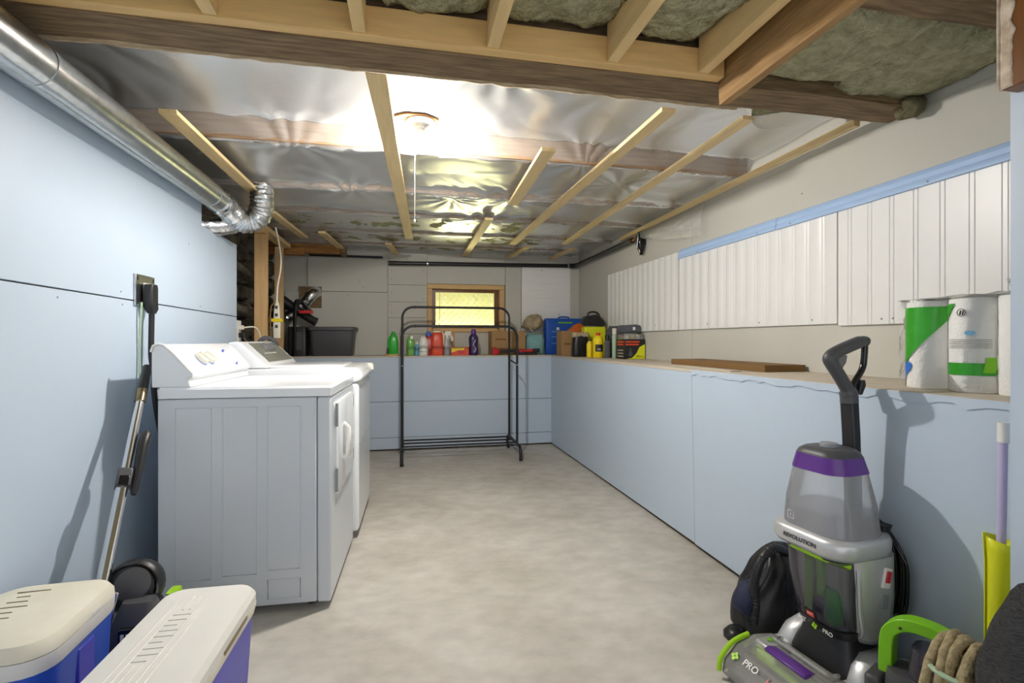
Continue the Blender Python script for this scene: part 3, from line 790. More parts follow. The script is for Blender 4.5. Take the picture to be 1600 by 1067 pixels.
# ---- dryer outlet and cord
ou = thing('wall_outlet', 'large steel outlet plate on the left blue wall', 'outlet', (-1.11, 2.44, 1.245))
B(-1.110, -1.100, 2.36, 2.52, 1.245, 1.378).build('plate', 'galvanized', ou, bevel=.002, world=True)
B(-1.100, -1.094, 2.415, 2.495, 1.265, 1.345).build('socket', 'cream_plastic', ou, bevel=.003, world=True)
for y in (2.375, 2.505):
    for z in (1.26, 1.36):
        B(-1.1, -1.0985, y - .003, y + .003, z - .008, z + .008).build('slot', 'black_plastic', ou, world=True)
MB().tube(smooth_path([(-1.072, 2.43, 1.225), (-1.074, 2.43, 1.12), (-1.072, 2.425, 1.03), (-1.055, 2.41, .95), (-1.03, 2.36, .86), (-1.03, 2.45, .6)], 8), 0.011, 10).build('power_cord', 'black_plastic', dr, world=True)
tag(MB().rings([(1.215, -1.072, 2.43, .028, .030, .010), (1.235, -1.074, 2.43, .045, .050, .015), (1.26, -1.078, 2.43, .044, .066, .018), (1.32, -1.078, 2.43, .044, .068, .018), (1.338, -1.078, 2.43, .045, .05, .015)]).build('plug', 'black_plastic', dr, world=True, smooth=60), 'thick black appliance plug in the wall outlet')
gw = MB().tube(smooth_path([(-1.095, 2.395, 1.26), (-1.095, 2.39, 1.22), (-1.10, 2.39, 1.1), (-1.10, 2.39, 1.0), (-1.09, 2.38, .8)], 8), 0.0045, 8)
tag(gw.build('ground_wire', 'sage'), 'thin pale green wire running down beside the black dryer cord', 'wire')

# ---- coolers
def cooler_lid_lines(parent, z, rows):
    for (x0, y0, x1, y1) in rows:
        MB().tube([(x0, y0, z), (x1, y1, z)], 0.0022, 6).build('lid_groove', 'line_grey', parent)
cr = thing('cooler', 'long cooler with flat white ribbed lid and violet-blue body beside the dryer', 'cooler', (-0.545, 1.285, 0.0), math.radians(-1), group=None)
MB().rings([(0.0, 0, 0, .185, .52, .04), (.02, 0, 0, .20, .54, .05), (.325, 0, 0, .228, .60, .055), (.335, 0, 0, .232, .605, .055)]).build('body', 'cooler_violet', cr)
MB().rings([(.336, 0, 0, .236, .612, .055), (.352, 0, 0, .244, .62, .057), (.362, 0, 0, .244, .62, .057)]).build('rim', 'cooler_cream', cr)
ld = MB().rings([(.364, 0, 0, .242, .618, .057), (.385, 0, 0, .242, .618, .057), (.398, 0, 0, .222, .598, .05), (.401, 0, 0, .19, .56, .04)]).build('lid', 'cooler_white', cr)
for i in range(6):
    x = -.062 + i * .0165
    a = (.20 if i in (0, 5) else .235)
    if i in (2, 3):
        MB().tube([(x, -.2, .401), (x, -.06, .401)], .003, 6).build('lid_rib', 'cooler_white', ld)
        MB().tube([(x, .17, .401), (x, .24, .401)], .003, 6).build('lid_rib', 'cooler_white', ld)
    else:
        MB().tube([(x, -.2, .401), (x, a, .401)], .003, 6).build('lid_rib', 'cooler_white', ld)
for i in range(9):
    y = -.045 + i * .024
    B(-.042, .002 if i % 3 else -.012, y - .0012, y + .0012, .4008, .4018).build('lid_mark', 'line_grey', ld)
B(.119, .1235, .02, .18, .357, .3655).build('lid_notch', 'chrome_dark', cr)
hd = MB().tube([(-.13, -.02, .30), (-.134, -.02, .36), (-.134, .06, .36), (-.13, .06, .30)], .008, 8).build('carry_handle', 'cooler_white', cr)
c2 = thing('cooler', 'small cooler with domed stained cream lid and blue body against the left wall', 'cooler', (-0.94, 1.485, 0.0), math.radians(2))
MB().rings([(0.0, 0, 0, .23, .29, .05), (.02, 0, 0, .245, .305, .06), (.345, 0, 0, .272, .338, .065)]).build('body', 'cooler_blue', c2)
MB().rings([(.346, 0, 0, .276, .342, .066), (.360, 0, 0, .282, .35, .068), (.384, 0, 0, .284, .352, .068)]).build('rim', 'cooler_white', c2)
l2 = MB().rings([(.386, 0, 0, .284, .352, .068), (.402, 0, 0, .282, .350, .068), (.418, 0, 0, .262, .33, .062), (.427, 0, 0, .21, .28, .05), (.430, 0, 0, .12, .18, .04)]).build('lid', 'cooler_cream', c2)
for i in range(8):
    y = -.10 + i * .028
    w = (.018, .03, .04, .03, .045, .03, .02, .05)[i]
    B(-.045 - w / 2, -.045 + w, y - .0012, y + .0012, .4285, .4315).build('lid_mark', 'chrome_dark', l2)
B(.137, .143, .01, .05, .387, .396).build('lid_notch', 'cooler_white', c2)
B(.131, .1375, -.04, .03, .18, .330).build('side_recess', 'cooler_violet', c2, bevel=.003)

# ---- vacuum cleaner between dryer and coolers
va = thing('vacuum_cleaner', 'black vacuum cleaner with chrome telescopic wand leaning on the dryer', 'vacuum', (-0.86, 1.83, 0.0))
W0, W1 = Vector((-.913, 1.690, .18)), Vector((-1.010, 2.235, .955))
def wp(t): return W0 + (W1 - W0) * t
MB().tube([wp(0.0), wp(.60)], 0.0185, 14).build('lower_tube', 'chrome', va, world=True)
up_ = MB().tube([wp(.56), wp(.90)], 0.0150, 14).build('upper_tube', 'chrome', va, world=True)
MB().tube([wp(.885), wp(.94)], 0.019, 12).build('collar', 'chrome_dark', va, world=True)
MB().tube([wp(.93), wp(1.0), wp(1.05) + Vector((-.004, .01, .0))], [.019, .017, .016], 12).build('hand_grip', 'black_plastic', va, world=True)
side = Vector((.4, -.9, 0)).normalized()
for i in range(14):
    p = wp(.605 + .27 * i / 13) + side * .0148
    d = (W1 - W0).normalized()
    MB().bar(p - d * .0035, p + d * .0035, .012, .003, up=side).build('notch', 'chrome_dark', up_, smooth=0, world=True)
d = (W1 - W0).normalized()
MB().bar(wp(.53), wp(.60), .045, .05, up=side).build('slide_lock', 'dark_grey_plastic', va, bevel=.006, world=True)
MB().bar(wp(.545) + side * .026, wp(.585) + side * .026, .03, .008, up=side).build('lock_button', 'black_gloss', va, bevel=.002, world=True)
off = Vector((.034, .012, 0))
MB().tube([wp(.50) + off, wp(.52) + off, wp(.69) + off, wp(.735) + off * 1.1, wp(.75) + off * 1.1], [.008, .013, .018, .020, .012], 12).build('clip_on_brush', 'black_plastic', va, world=True)
MB().bar(wp(.10) + side * .017, wp(.52) + side * .017, .008, .005, up=side).build('wire_channel', 'chrome_dark', va, world=True)
# body: round motor pod over a wedge-shaped floor head
MB().lathe([(.001, -.05), (.05, -.05), (.074, -.038), (.083, -.015), (.083, .02), (.072, .04), (.045, .05), (.001, .052)], n=28).xform(T((-.872, 1.865, .30)) @ Ry(.35) @ Rx(PI / 2 - .45)).build('motor_pod', 'black_plastic', va, world=True, smooth=60)
MB().lathe([(.001, 0), (.048, 0), (.05, .006), (.03, .012), (.001, .012)], n=20).xform(T((-.855, 1.818, .325)) @ Ry(.35) @ Rx(PI / 2 - .45)).build('pod_cap', 'dark_grey_plastic', va, world=True)
MB().tube(arc((0, 0, 0),   .08, .2, 2.6, 14, 'xy'), .005, 6).xform(T((-.872, 1.818, .30)) @ Ry(.35) @ Rx(PI / 2 - .45)).build('pod_rim', 'black_gloss', va, world=True)
MB().rings([(0, -.84, 1.865, .20, .18, .03), (.06, -.84, 1.865, .20, .18, .03), (.16, -.85, 1.875, .15, .12, .03), (.24, -.855, 1.88, .10, .09, .03)]).build('lower_body', 'black_plastic', va, world=True)
MB().rings([(.0, -.80, 1.745, .18, .11, .03), (.13, -.805, 1.75, .18, .105, .03), (.23, -.815, 1.765, .14, .08, .03), (.29, -.82, 1.785, .09, .05, .02)]).build('floor_head', 'dark_grey_plastic', va, world=True, smooth=50)
B(-.848, -.795, 1.712, 1.735, .19, .235).build('head_socket', 'black_gloss', va, world=True, bevel=.004)
for i in range(3):
    B(-.838 + i * .014, -.830 + i * .014, 1.708, 1.712, .20, .222).build('contact', 'white_plastic', va, world=True)
MB().bar((-.90, 1.745, .23), (-.885, 1.765, .33), .034, .02, up=(0.3, -1, 0)).build('swivel_neck', 'chrome', va, world=True, bevel=.004)
MB().rings([(.16, -.765, 1.90, .03, .06, .01), (.20, -.765, 1.90, .036, .08, .012), (.26, -.772, 1.90, .03, .06, .01)]).build('green_lamp', 'lime', va, world=True)

# ---- clothes rack
rk = thing('clothes_rack', 'black tubular double-rail clothes rack by the back wall', 'rack', (0.485, 4.82, 0.0))
XL, XR, YF, YR, ZF, ZR, ra = -0.05, 1.015, 4.68, 5.06, 1.232, 1.428, 0.105
for (y, z, nm) in ((YF, ZF, 'front_rail'), (YR, ZR, 'rear_rail')):
    pts = [(XL, y, .10), (XL, y, z - ra)] + arc((XL + ra, y, z - ra), ra, PI, PI / 2, 8)[1:] + [(XR - ra, y, z)] + arc((XR - ra, y, z - ra), ra, PI / 2, 0, 8)[1:] + [(XR, y, .10)]
    MB().tube(pts, .0115, 12).build(nm, 'black_metal', rk, world=True)
    for x in (XL + ra + .01, XR - ra - .01):
        MB().tube([(x - .006, y, z), (x + .006, y, z)], .0145, 12).build('rail_joint', 'black_metal', rk, world=True)
for x in (XL, XR):
    pts = [(x, 4.52, .0), (x, 4.525, .05)] + arc((x, 4.60, .05), .075, PI, PI / 2, 7, 'yz')[1:] + [(x, YR - .02, .125)] + arc((x, YR + .025, .05), .075, PI / 2, 0, 7, 'yz') + [(x, 5.10, .0)]
    MB().tube(pts, .0145, 12).build('side_foot', 'black_metal', rk, world=True)
    MB().tube([(x, YF, .875), (x, YR, .905)], .008, 10).build('side_brace', 'black_metal', rk, world=True)
    for y in (4.52, 5.10):
        MB().lathe([(.016, 0.0), (.0165, .022), (.015, .023)], c=(x, y, 0), n=12).build('foot_cap', 'rubber_black', rk, world=True)
    MB().lathe([(.006, 0), (.006, .003), (.003, .005)], n=8).xform(T((x, YF - .0115, .87)) @ Rx(PI / 2)).build('bolt', 'chrome', rk, world=True)
for y in (4.72, 4.87, 5.02):
    MB().tube([(XL, y, .128), (XR, y, .128)], .0085, 10).build('shelf_bar', 'black_metal', rk, world=True)

# ---- black pipes along the ceiling
pp = thing('drain_pipe', 'black plastic drain pipe along the top of back and right walls', 'pipe', (0.9, 5.5, 1.9))
MB().tube([(-0.20, 5.545, 1.925), (1.86, 5.545, 1.955)], .022, 14).build('pipe_run', 'abs_pipe', pp, world=True)
MB().tube([(1.885, 5.53, 1.955), (1.905, 4.07, 1.965)], .024, 14).build('pipe_run', 'abs_pipe', pp, world=True)
MB().tube(smooth_path([(1.83, 5.545, 1.955), (1.875, 5.54, 1.955), (1.885, 5.49, 1.955)], 5), .029, 14).build('elbow', 'abs_pipe', pp, world=True)
for x in (0.21, 1.80): MB().tube([(x - .008, 5.545, 1.931 + (x - .2) * .0146), (x + .008, 5.545, 1.931 + (x - .2) * .0146)], .026, 14).build('pipe_clip', 'galvanized', pp, world=True)
MB().tube([(-1.0, 5.56, 1.99), (-0.26, 5.56, 1.985)], .012, 10).build('pipe_run', 'abs_pipe', pp, world=True)
vl = thing('pipe_valve', 'black plumbing fitting hanging at the top of the right wall', 'valve', (1.91, 3.90, 1.83))
MB().rings([(1.835, 1.912, 3.92, .028, .036, .01), (1.86, 1.908, 3.92, .045, .055, .015), (1.90, 1.905, 3.92, .06, .07, .02), (1.97, 1.905, 3.92, .06, .075, .02), (2.0, 1.905, 3.92, .04, .05, .015)]).build('valve_body', 'black_gloss', vl, world=True)
for dy in (-.013, .013):
    MB().tube([(1.912, 3.92 + dy * .6, 1.84), (1.912, 3.92 + dy, 1.815)], [.008, .011], 8).build('nozzle', 'black_gloss', vl, world=True)
MB().tube([(1.872, 3.90, 1.955), (1.872, 3.92, 1.87)], .004, 8).build('chrome_lever', 'chrome', vl, world=True)
MB().tube([(1.89, 3.95, 1.965), (1.885, 4.03, 1.955)], .012, 10).build('copper_stub', 'orange_wood', vl, world=True)
B(1.945 - .035, 1.9455, 3.90, 3.94, 1.90, 1.95).build('wall_bracket', 'black_metal', vl, world=True)
for lbl, y0, z0, y1, z1 in (('upper grey iron pipe slanting across the stone wall', 3.7, 1.72, 5.1, 1.60), ('lower grey iron pipe slanting across the stone wall', 3.7, 1.40, 5.1, 1.28)):
    tag(MB().tube([(-1.30, y0, z0), (-1.27, (y0 + y1) / 2, (z0 + z1) / 2 - .008), (-1.25, y1, z1)], .032, 12).build('iron_pipe', 'rubble'), lbl, 'pipe')

# ---- power strip and cables in the stud bay
ps = thing('power_strip', 'white power strip with a yellow band hanging beside the stud', 'power strip', (-1.03, 4.25, 1.14))
MB().rings([(1.12, -1.005, 4.26, .05, .03, .01), (1.22, -1.005, 4.26, .055, .032, .01), (1.35, -1.005, 4.26, .042, .03, .01), (1.40, -1.005, 4.26, .025, .02, .008)]).build('strip_body', 'cream_plastic', ps, world=True)
B(-1.045, -.962, 4.238, 4.282, 1.245, 1.272).build('yellow_band', 'yellow', ps, world=True, bevel=.004)
for z in (1.36, 1.30, 1.21): B(-1.015, -.995, 4.240, 4.2445, z - .012, z + .012).build('socket', 'dark_grey_plastic', ps, world=True)
tag(MB().tube(smooth_path([(-1.02, 4.28, 1.99), (-.99, 4.27, 1.85), (-.975, 4.26, 1.70), (-1.00, 4.26, 1.52), (-1.005, 4.26, 1.40)], 8), .006, 8).build('white_cable', 'white_plastic'), 'white cable dropping from the ceiling to the power strip', 'cable')
tag(MB().tube(smooth_path([(-1.03, 4.19, 1.10), (-1.035, 4.185, 1.25), (-1.03, 4.19, 1.36), (-1.01, 4.22, 1.39)], 8), .006, 8).build('brown_cable', 'cardboard_dark'), 'brown cable looping up past the pine stud', 'cable')
ob = thing('wall_socket', 'white wall socket with black and grey plugs behind the washer', 'socket', (-1.17, 3.85, 1.05))
B(-1.19, -1.155, 3.80, 3.90, 1.08, 1.24).build('socket_box', 'white_plastic', ob, world=True, bevel=.004)
B(-1.155, -1.12, 3.835, 3.865, 1.12, 1.155).build('black_plug', 'black_plastic', ob, world=True, bevel=.004)
B(-1.155, -1.125, 3.835, 3.865, 1.175, 1.205).build('grey_plug', 'cream_plastic', ob, world=True, bevel=.004)
MB().tube(smooth_path([(-1.13, 3.85, 1.13), (-1.10, 3.86, 1.06), (-1.11, 3.9, .95), (-1.13, 3.92, .7)], 6), .005, 8).build('plug_cord', 'black_plastic', ob, world=True)
MB().tube(smooth_path([(-1.125, 3.85, 1.19), (-1.06, 3.9, 1.19), (-1.04, 3.95, 1.10), (-1.04, 3.95, .9)], 6), .005, 8).build('plug_cord', 'cream_plastic', ob, world=True)
B(-1.20, -1.165, 3.78, 3.92, 0.0, 1.09).build('socket_post', 'pine_z', ob, world=True)

# ---- bin and black tools on the back ledge, left
bn = thing('storage_bin', 'dark grey plastic storage bin on the back ledge beside the washer', 'bin', (-0.735, 5.39, KZ))
MB().rings([(0, 0, 0, .37, .25, .03), (.01, 0, 0, .38, .26, .035), (.25, 0, 0, .42, .29, .04)]).build('bin_body', 'dark_grey_plastic', bn)
MB().rings([(.251, 0, 0, .43, .30, .04), (.258, 0, 0, .46, .32, .045), (.283, 0, 0, .46, .32, .045), (.290, 0, 0, .44, .30, .04)]).build('bin_lid', 'dark_grey_plastic', bn)
bx = thing('tool_case', 'black plastic case with a recessed panel between the bin and foil vent', 'case', (-1.06, 5.35, KZ))
MB().rings([(0, 0, 0, .17, .18, .02), (.28, 0, 0, .17, .18, .02), (.29, 0, 0, .16, .17, .02)]).build('case_body', 'black_plastic', bx)
B(-.045, .045, -.0945, -.089, .06, .24).build('case_panel', 'dark_grey_plastic', bx, bevel=.003)
hv = thing('handle_tool', 'black hooked tube handle standing beside the grey bin', 'tool', (-1.07, 5.214, KZ))
MB().tube(smooth_path([(-1.075, 5.214, KZ), (-1.07, 5.214, 1.3), (-1.065, 5.214, 1.44), (-1.05, 5.214, 1.485), (-1.015, 5.23, 1.47), (-.96, 5.22, 1.41), (-.925, 5.225, 1.385)], 8), .016, 10).build('hook_tube', 'black_gloss', hv, world=True)
B(-1.03, -.905, 5.20, 5.24, 1.362, 1.392).build('grip', 'red_plastic', hv, world=True, bevel=.005)
blw = thing('leaf_blower', 'black blower tube slanting down to the top of the grey bin', 'blower', (-1.2, 5.36, KZ))
MB().tube([(-1.22, 5.36, 1.50), (-1.10, 5.36, 1.415), (-.93, 5.36, 1.30), (-.895, 5.36, 1.283)], [.052, .045, .040, .044], 16).build('blower_tube', 'black_plastic', blw, world=True)
MB().tube([(-1.22, 5.36, 1.50), (-1.27, 5.36, 1.30), (-1.27, 5.36, KZ)], [.05, .06, .07], 14).build('motor_housing', 'black_plastic', blw, world=True)
tag(MB().rings([(0, 0, 0, .13, .02, .004), (.29, 0, 0, .13, .02, .004)]).xform(T((-1.24, 5.235, KZ)) @ Rx(-.03)).build('foam_board', 'bead_white'), 'small white foam board leaning on the back ledge behind the washer', 'board')

cr['group'] = c2['group'] = 'coolers by the dryer'
dr['group'] = wa['group'] = 'laundry machines'
# ================================================================== THINGS ON THE BACK LEDGE
ZL = KZ
def bottle(name, label, cat, x, y, prof, body, cap=None, capm='white_plastic', sx=1, sy=1, n=18, group=None):
    t = thing(name, label, cat, (x, y, ZL), group=group)
    MB().lathe(prof, n=n, sx=sx, sy=sy).build('body', body, t, smooth=60)
    if cap: MB().lathe(cap, n=14).build('cap', capm, t, smooth=40)
    return t
disc = tag(MB().lathe([(.066, 0), (.068, .004), (.068, .014), (.066, .017)], n=24).xform(T((-.155, 5.29, ZL))).build('wood_disc', 'pine_x'), 'round pale wooden disc under the green jug', 'disc')
t = thing('detergent_jug', 'bright green jug with a moulded grip at the left end of the ledge', 'jug', (-.142, 5.29, ZL + .0172))
MB().rings([(0, 0, 0, .088, .06, .02), (.01, 0, 0, .098, .07, .025), (.13, 0, 0, .098, .07, .03), (.18, 0, 0, .075, .06, .025), (.205, 0, 0, .035, .035, .015)]).build('body', 'green_plastic', t, smooth=60)
MB().tube(smooth_path([(-.030, -.034, .175), (-.046, -.036, .14), (-.046, -.036, .08), (-.03, -.034, .05)], 5), .009, 8).build('grip', 'green_plastic', t)
MB().lathe([(.020, .205), (.020, .226), (.016, .23)], n=14).build('cap', 'green_plastic', t)
t = bottle('squeeze_bottle', 'clear green bottle with round white cap on the ledge', 'bottle', .028, 5.29, [(.036, 0), (.042, .008), (.043, .10), (.040, .15), (.026, .19), (.014, .205)], 'green_clear')
MB().lathe([(.016, 0), (.018, .005), (.018, .012), (.012, .016)], n=16).xform(T((.012, -.030, .185)) @ Rx(PI / 2)).build('cap', 'white_plastic', t)
MB().lathe([(.038, .004), (.038, .055)], n=16).build('liquid', 'white_plastic', t)
bottle('small_bottle', 'tiny teal bottle between the clear green and white bottles', 'bottle', .095, 5.32, [(.024, 0), (.026, .005), (.026, .095), (.012, .115)], 'light_blue', [(.013, .115), (.013, .14), (.010, .142)], 'white_plastic')
t = bottle('lotion_bottle', 'white rounded bottle standing before the red jug', 'bottle', .158, 5.275, [(.044, 0), (.047, .008), (.047, .10), (.042, .155), (.028, .19), (.008, .202)], 'white_plastic')
MB().lathe([(.0475, .035), (.0475, .048)], n=18).build('print_band', 'sage', t)
t = thing('bleach_jug', 'red jug with a blue cap behind the white bottle', 'jug', (.225, 5.38, ZL))
MB().rings([(0, 0, 0, .13, .08, .03), (.02, 0, 0, .14, .09, .035), (.16, 0, 0, .14, .09, .035), (.20, 0, 0, .07, .06, .025)]).build('body', 'red_plastic', t, smooth=60)
MB().lathe([(.032, .20), (.032, .225), (.022, .232), (.020, .25), (.001, .25)], c=(-.01, 0, 0), n=16).build('cap', 'blue_print', t)
t = thing('detergent_jug', 'tall orange-red jug with a pale handle beside the spray bottle', 'jug', (.300, 5.285, ZL))
MB().rings([(0, 0, 0, .115, .08, .02), (.01, 0, 0, .122, .085, .025), (.14, 0, 0, .124, .085, .03), (.22, 0, 0, .112, .08, .03), (.238, 0, 0, .09, .06, .025)]).build('body', 'orange_red', t, smooth=60)
MB().tube(smooth_path([(.045, 0, .238), (.062, -.01, .225), (.066, -.012, .17), (.064, -.012, .11)], 6), .008, 8).build('handle', 'cream_plastic', t)
MB().rings([(.238, -.005, 0, .085, .055, .02), (.252, -.005, 0, .082, .05, .02)]).build('cap', 'cream_plastic', t)
t = thing('spray_bottle', 'grey spray bottle with white trigger head below the window', 'bottle', (.400, 5.285, ZL))
MB().lathe([(.030, 0), (.033, .006), (.033, .10), (.022, .15), (.013, .175)], n=18, sy=.7).build('body', 'frosted_tank', t, smooth=60)
MB().lathe([(.029, .004), (.029, .07)], n=16, sy=.7).build('liquid', 'grey_print', t)
MB().rings([(.175, 0, 0, .03, .026, .008), (.205, 0, 0, .03, .026, .008), (.215, .012, 0, .075, .03, .01), (.25, .012, 0, .065, .026, .01)]).build('spray_head', 'cream_plastic', t)
MB().tube(smooth_path([(.035, 0, .21), (.052, 0, .185), (.054, 0, .15)], 5), [.010] * 11, 8).build('trigger', 'white_plastic', t)
t = thing('snack_box', 'low orange and yellow carton lying on the ledge below the window', 'box', (.532, 5.275, ZL))
B(-.092, .092, -.035, .035, 0, .085).build('carton', 'orange_red', t, bevel=.002)
MB().prism([(-.088, .03), (-.02, .055), (.04, .055), (.05, .078), (-.088, .078)], 'y', -.0362, -.0352).build('printed_patch', 'yellow', t)
MB().prism([(-.02, .02), (.04, .02), (.05, .05), (-.03, .05)], 'y', -.0366, -.0362).build('printed_patch', 'red_plastic', t)
t = bottle('softener_bottle', 'tall purple bottle with purple cap below the window', 'bottle',   .676, 5.275, [(.046, 0), (.050, .008), (.050, .06), (.044, .10), (.050, .15), (.048, .19), (.028, .222)], 'purple_dark', [(.026, .222), (.027, .25), (.020, .275), (.001, .276)], 'purple', sy=.75)
MB().tube(smooth_path([(.0, -.037, .03), (.02, -.036, .07), (-.005, -.0345, .11), (.018, -.037, .16)], 5), .006, 6).build('print_swirl', 'lilac', t)
t = thing('carton', 'plain brown cardboard box right of the window', 'box', (1.06, 5.42, ZL))
B(-.185, .185, -.11, .12, 0, .252).build('carton_body', 'cardboard', t, bevel=.003)
for sx_ in (-1, 1): B(-.184, .184, -.108 if sx_ < 0 else .006, .004 if sx_ < 0 else .118, .2525, .256).build('flap', 'cardboard', t)
B(-.145, -.03, -.1112, -.1102, .16, .175).build('printed_line', 'cardboard_dark', t)
B(.06, .08, -.1112, -.1102, 0.0, .25).build('tape', 'cardboard_dark', t)
t = thing('snow_brush', 'red and black snow brush lying in front of the cardboard box', 'brush', (1.06, 5.26, ZL))
MB().bar((-.11, 0, .035), (.10, 0, .045), .022, .026).build('shaft', 'black_plastic', t, bevel=.006)
MB().bar((.10, 0, .045), (.25, 0, .048), .026, .034).build('grip', 'red_plastic', t, bevel=.008)
MB().bar((.25, 0, .048), (.33, 0, .05), .024, .04).build('grip_end', 'black_plastic', t, bevel=.008)
MB().loft([[(-.11, -.012, .02), (-.11, .012, .02), (-.11, .012, .05), (-.11, -.012, .05)], [(-.16, -.03, .0), (-.16, .03, .0), (-.16, .03, .085), (-.16, -.03, .085)], [(-.185, -.03, .0), (-.185, .03, .0), (-.185, .03, .08), (-.185, -.03, .08)]]).build('brush_head', 'red_plastic', t, bevel=.004)
B(.06, .30, -.012, .012, 0, .032).build('rest', 'black_plastic', t, bevel=.004)
t = thing('tote_bag', 'pale teal cloth bag slumped beside the cardboard box', 'bag', (1.37, 5.40, ZL))
MB().rings([(0, 0, 0, .19, .15, .05), (.03, 0, 0, .22, .18, .07), (.16, 0, 0, .21, .17, .07), (.24, 0, 0, .17, .13, .06)], n=8).lump(.025, 9, 4).build('bag_body', 'teal_cloth', t, smooth=80)
t = thing('cloth_bundle', 'beige cloth bundle lying on top of the teal bag', 'cloth', (1.345, 5.40, ZL + .285))
MB().rings([(-.01, 0, 0, .14, .12, .05), (.02, 0, 0, .23, .18, .08), (.08, .01, 0, .23, .17, .08), (.135, .02, 0, .15, .11, .05), (.15, .03, 0, .07, .05, .02)], n=10).lump(.03, 12, 8).build('cloth', 'beige_cloth', t, smooth=80)
MB().tube(smooth_path([(-.13, -.06, .035), (-.06, -.095, .005), (.0, -.09, -.05), (.09, -.09, -.04)], 6), .006, 6).build('cord', 'beige_cloth', t)
t = thing('power_tool_case', 'bright blue plastic carrying case standing in the ledge corner', 'case', (1.715, 5.44, ZL))
MB().rings([(0, 0, 0, .44, .10, .02), (.01, 0, 0, .45, .11, .025), (.385, 0, 0, .45, .11, .03), (.40, 0, 0, .43, .09, .025)]).build('case_shell', 'blue_case', t)
MB().tube(smooth_path([(-.06, 0, .39), (-.05, 0, .415), (.05, 0, .415), (.06, 0, .39)], 5), .009, 8).build('handle', 'blue_case', t)
B(-.08, .08, -.0595, -.054, .345, .36).build('case_slot', 'lime_deep', t)
for z in (.12, .19, .25): B(-.155, -.10, -.060, -.054, z, z + .008).build('case_rib', 'light_blue', t)
B(-.10, -.07, -.060, -.054, .27, .30).build('case_latch', 'white_plastic', t, bevel=.002)

# ================================================================== THINGS ON THE RIGHT LEDGE
t = thing('carton', 'small upright brown cardboard box before the blue case', 'box', (1.598, 5.02, ZL))
B(-.066, .066, -.09, .09, 0, .252).build('carton_body', 'cardboard', t, bevel=.003)
B(-.04, .035, -.0912, -.0902, .11, .13).build('printed_line', 'cardboard_dark', t)
t = thing('gift_bag', 'orange bag peeking over the small cardboard box', 'bag', (1.77, 5.13, ZL))
MB().rings([(0, 0, 0, .20, .12, .03), (.26, 0, 0, .21, .12, .04), (.32, .02, 0, .10, .07, .03), (.335, .02, 0, .03, .03, .01)], n=6).lump(.014, 14, 2).build('bag_body', 'orange_pack', t, smooth=70)
t = thing('shopping_bag', 'lime green bag standing under the black carry bag', 'bag', (1.80, 4.74, ZL))
MB().rings([(0, 0, 0, .21, .12, .02), (.285, 0, 0, .22, .12, .02), (.29, 0, 0, .20, .10, .02)]).build('bag_body', 'yellow_lime', t, bevel=.004)
t = thing('carry_bag', 'black soft carry bag with a loop handle on top of the lime bag', 'bag', (1.80, 4.74, ZL + .300))
MB().rings([(0, 0, 0, .20, .11, .03), (.02, 0, 0, .25, .14, .05), (.07, -.01, 0, .23, .12, .05), (.10, -.02, 0, .14, .08, .03)], n=8).lump(.016, 12, 6).build('bag_body', 'fabric_black', t, smooth=70)
MB().tube(smooth_path([(-.06, 0, .085), (-.05, 0, .125), (.0, 0, .138), (.05, 0, .12), (.075, 0, .06)], 6), .010, 8).build('loop_handle', 'black_plastic', t)
t = thing('drawstring_sack', 'black plastic sack with a cream top edge beside the yellow bottle', 'bag', (1.625, 4.62, ZL))
MB().rings([(0, 0, 0, .16, .12, .03), (.02, 0, 0, .18, .14, .05), (.13, 0, 0, .16, .12, .04), (.20, 0, 0, .15, .10, .04)], n=8).lump(.016, 16, 12).build('sack_body', 'nylon_black', t, smooth=70)
MB().rings([(.185, 0, 0, .155, .105, .04), (.215, -.005, 0, .165, .11, .04), (.232, -.01, 0, .15, .10, .04)], n=8).lump(.012, 20, 3).build('sack_lining', 'beige_cloth', t, smooth=70)
t = bottle('cleaner_bottle', 'bright yellow round-shouldered bottle with red cap and black label', 'bottle', 1.678, 4.30, [(.044, 0), (.048, .006), (.048, .15), (.040, .185), (.022, .20)], 'yellow', [(.020, .20), (.020, .222), (.016, .224)], 'red_plastic')
def lab(u, v):
    a = -PI / 2 - .15 + (u - .5) * 1.5
    return (.0485 * math.cos(a), .0485 * math.sin(a), .055 + .065 * v)
lb = MB().grid(lab, 10, 3).build('label', 'black_plastic', t)
text('label_lettering', 'KIK', .022, 'bead_white', t, frame((-.008, -.0515, .075), (1, .0, 0), (0, 0, 1)))
bottle('polish_bottle', 'small dull yellow bottle half hidden by the bright yellow one', 'bottle', 1.635, 4.40, [(.026, 0), (.028, .005), (.028, .12), (.014, .15)], 'yellow', [(.015, .15), (.015, .165)], 'black_plastic')
t = bottle('spray_can', 'dark aerosol can with grey band between the yellow bottle and pale can', 'can', 1.742, 4.24, [(.027, 0), (.027, .14), (.018, .155)], 'fabric_grey', [(.019, .155), (.021, .156), (.021, .20), (.017, .203)], 'black_plastic')
bottle('spray_can', 'tall pale green aerosol can left of the black printed box', 'can', 1.784, 4.18, [(.021, 0), (.021, .20), (.014, .21)], 'sage', [(.019, .21), (.019, .26), (.016, .262)], 'cream_plastic')
t = thing('tool_carton', 'black printed box with red stripes and a yellow corner', 'box', (1.84, 3.985, ZL))
B(-.088, .095, -.085, .085, 0, .165).build('carton_body', 'black_plastic', t, bevel=.002)
B(-.078, .045, -.0862, -.0852, .137, .150).build('red_stripe', 'orange_red', t)
B(-.078, .040, -.0862, -.0852, .115, .128).build('red_stripe', 'orange_red', t)
MB().prism([(-.075, 0.003), (-.02, .010), (.02, .05), (.045, .10), (.094, .125), (.094, .003)], 'y', -.0864, -.0853).build('yellow_print', 'yellow_lime', t)
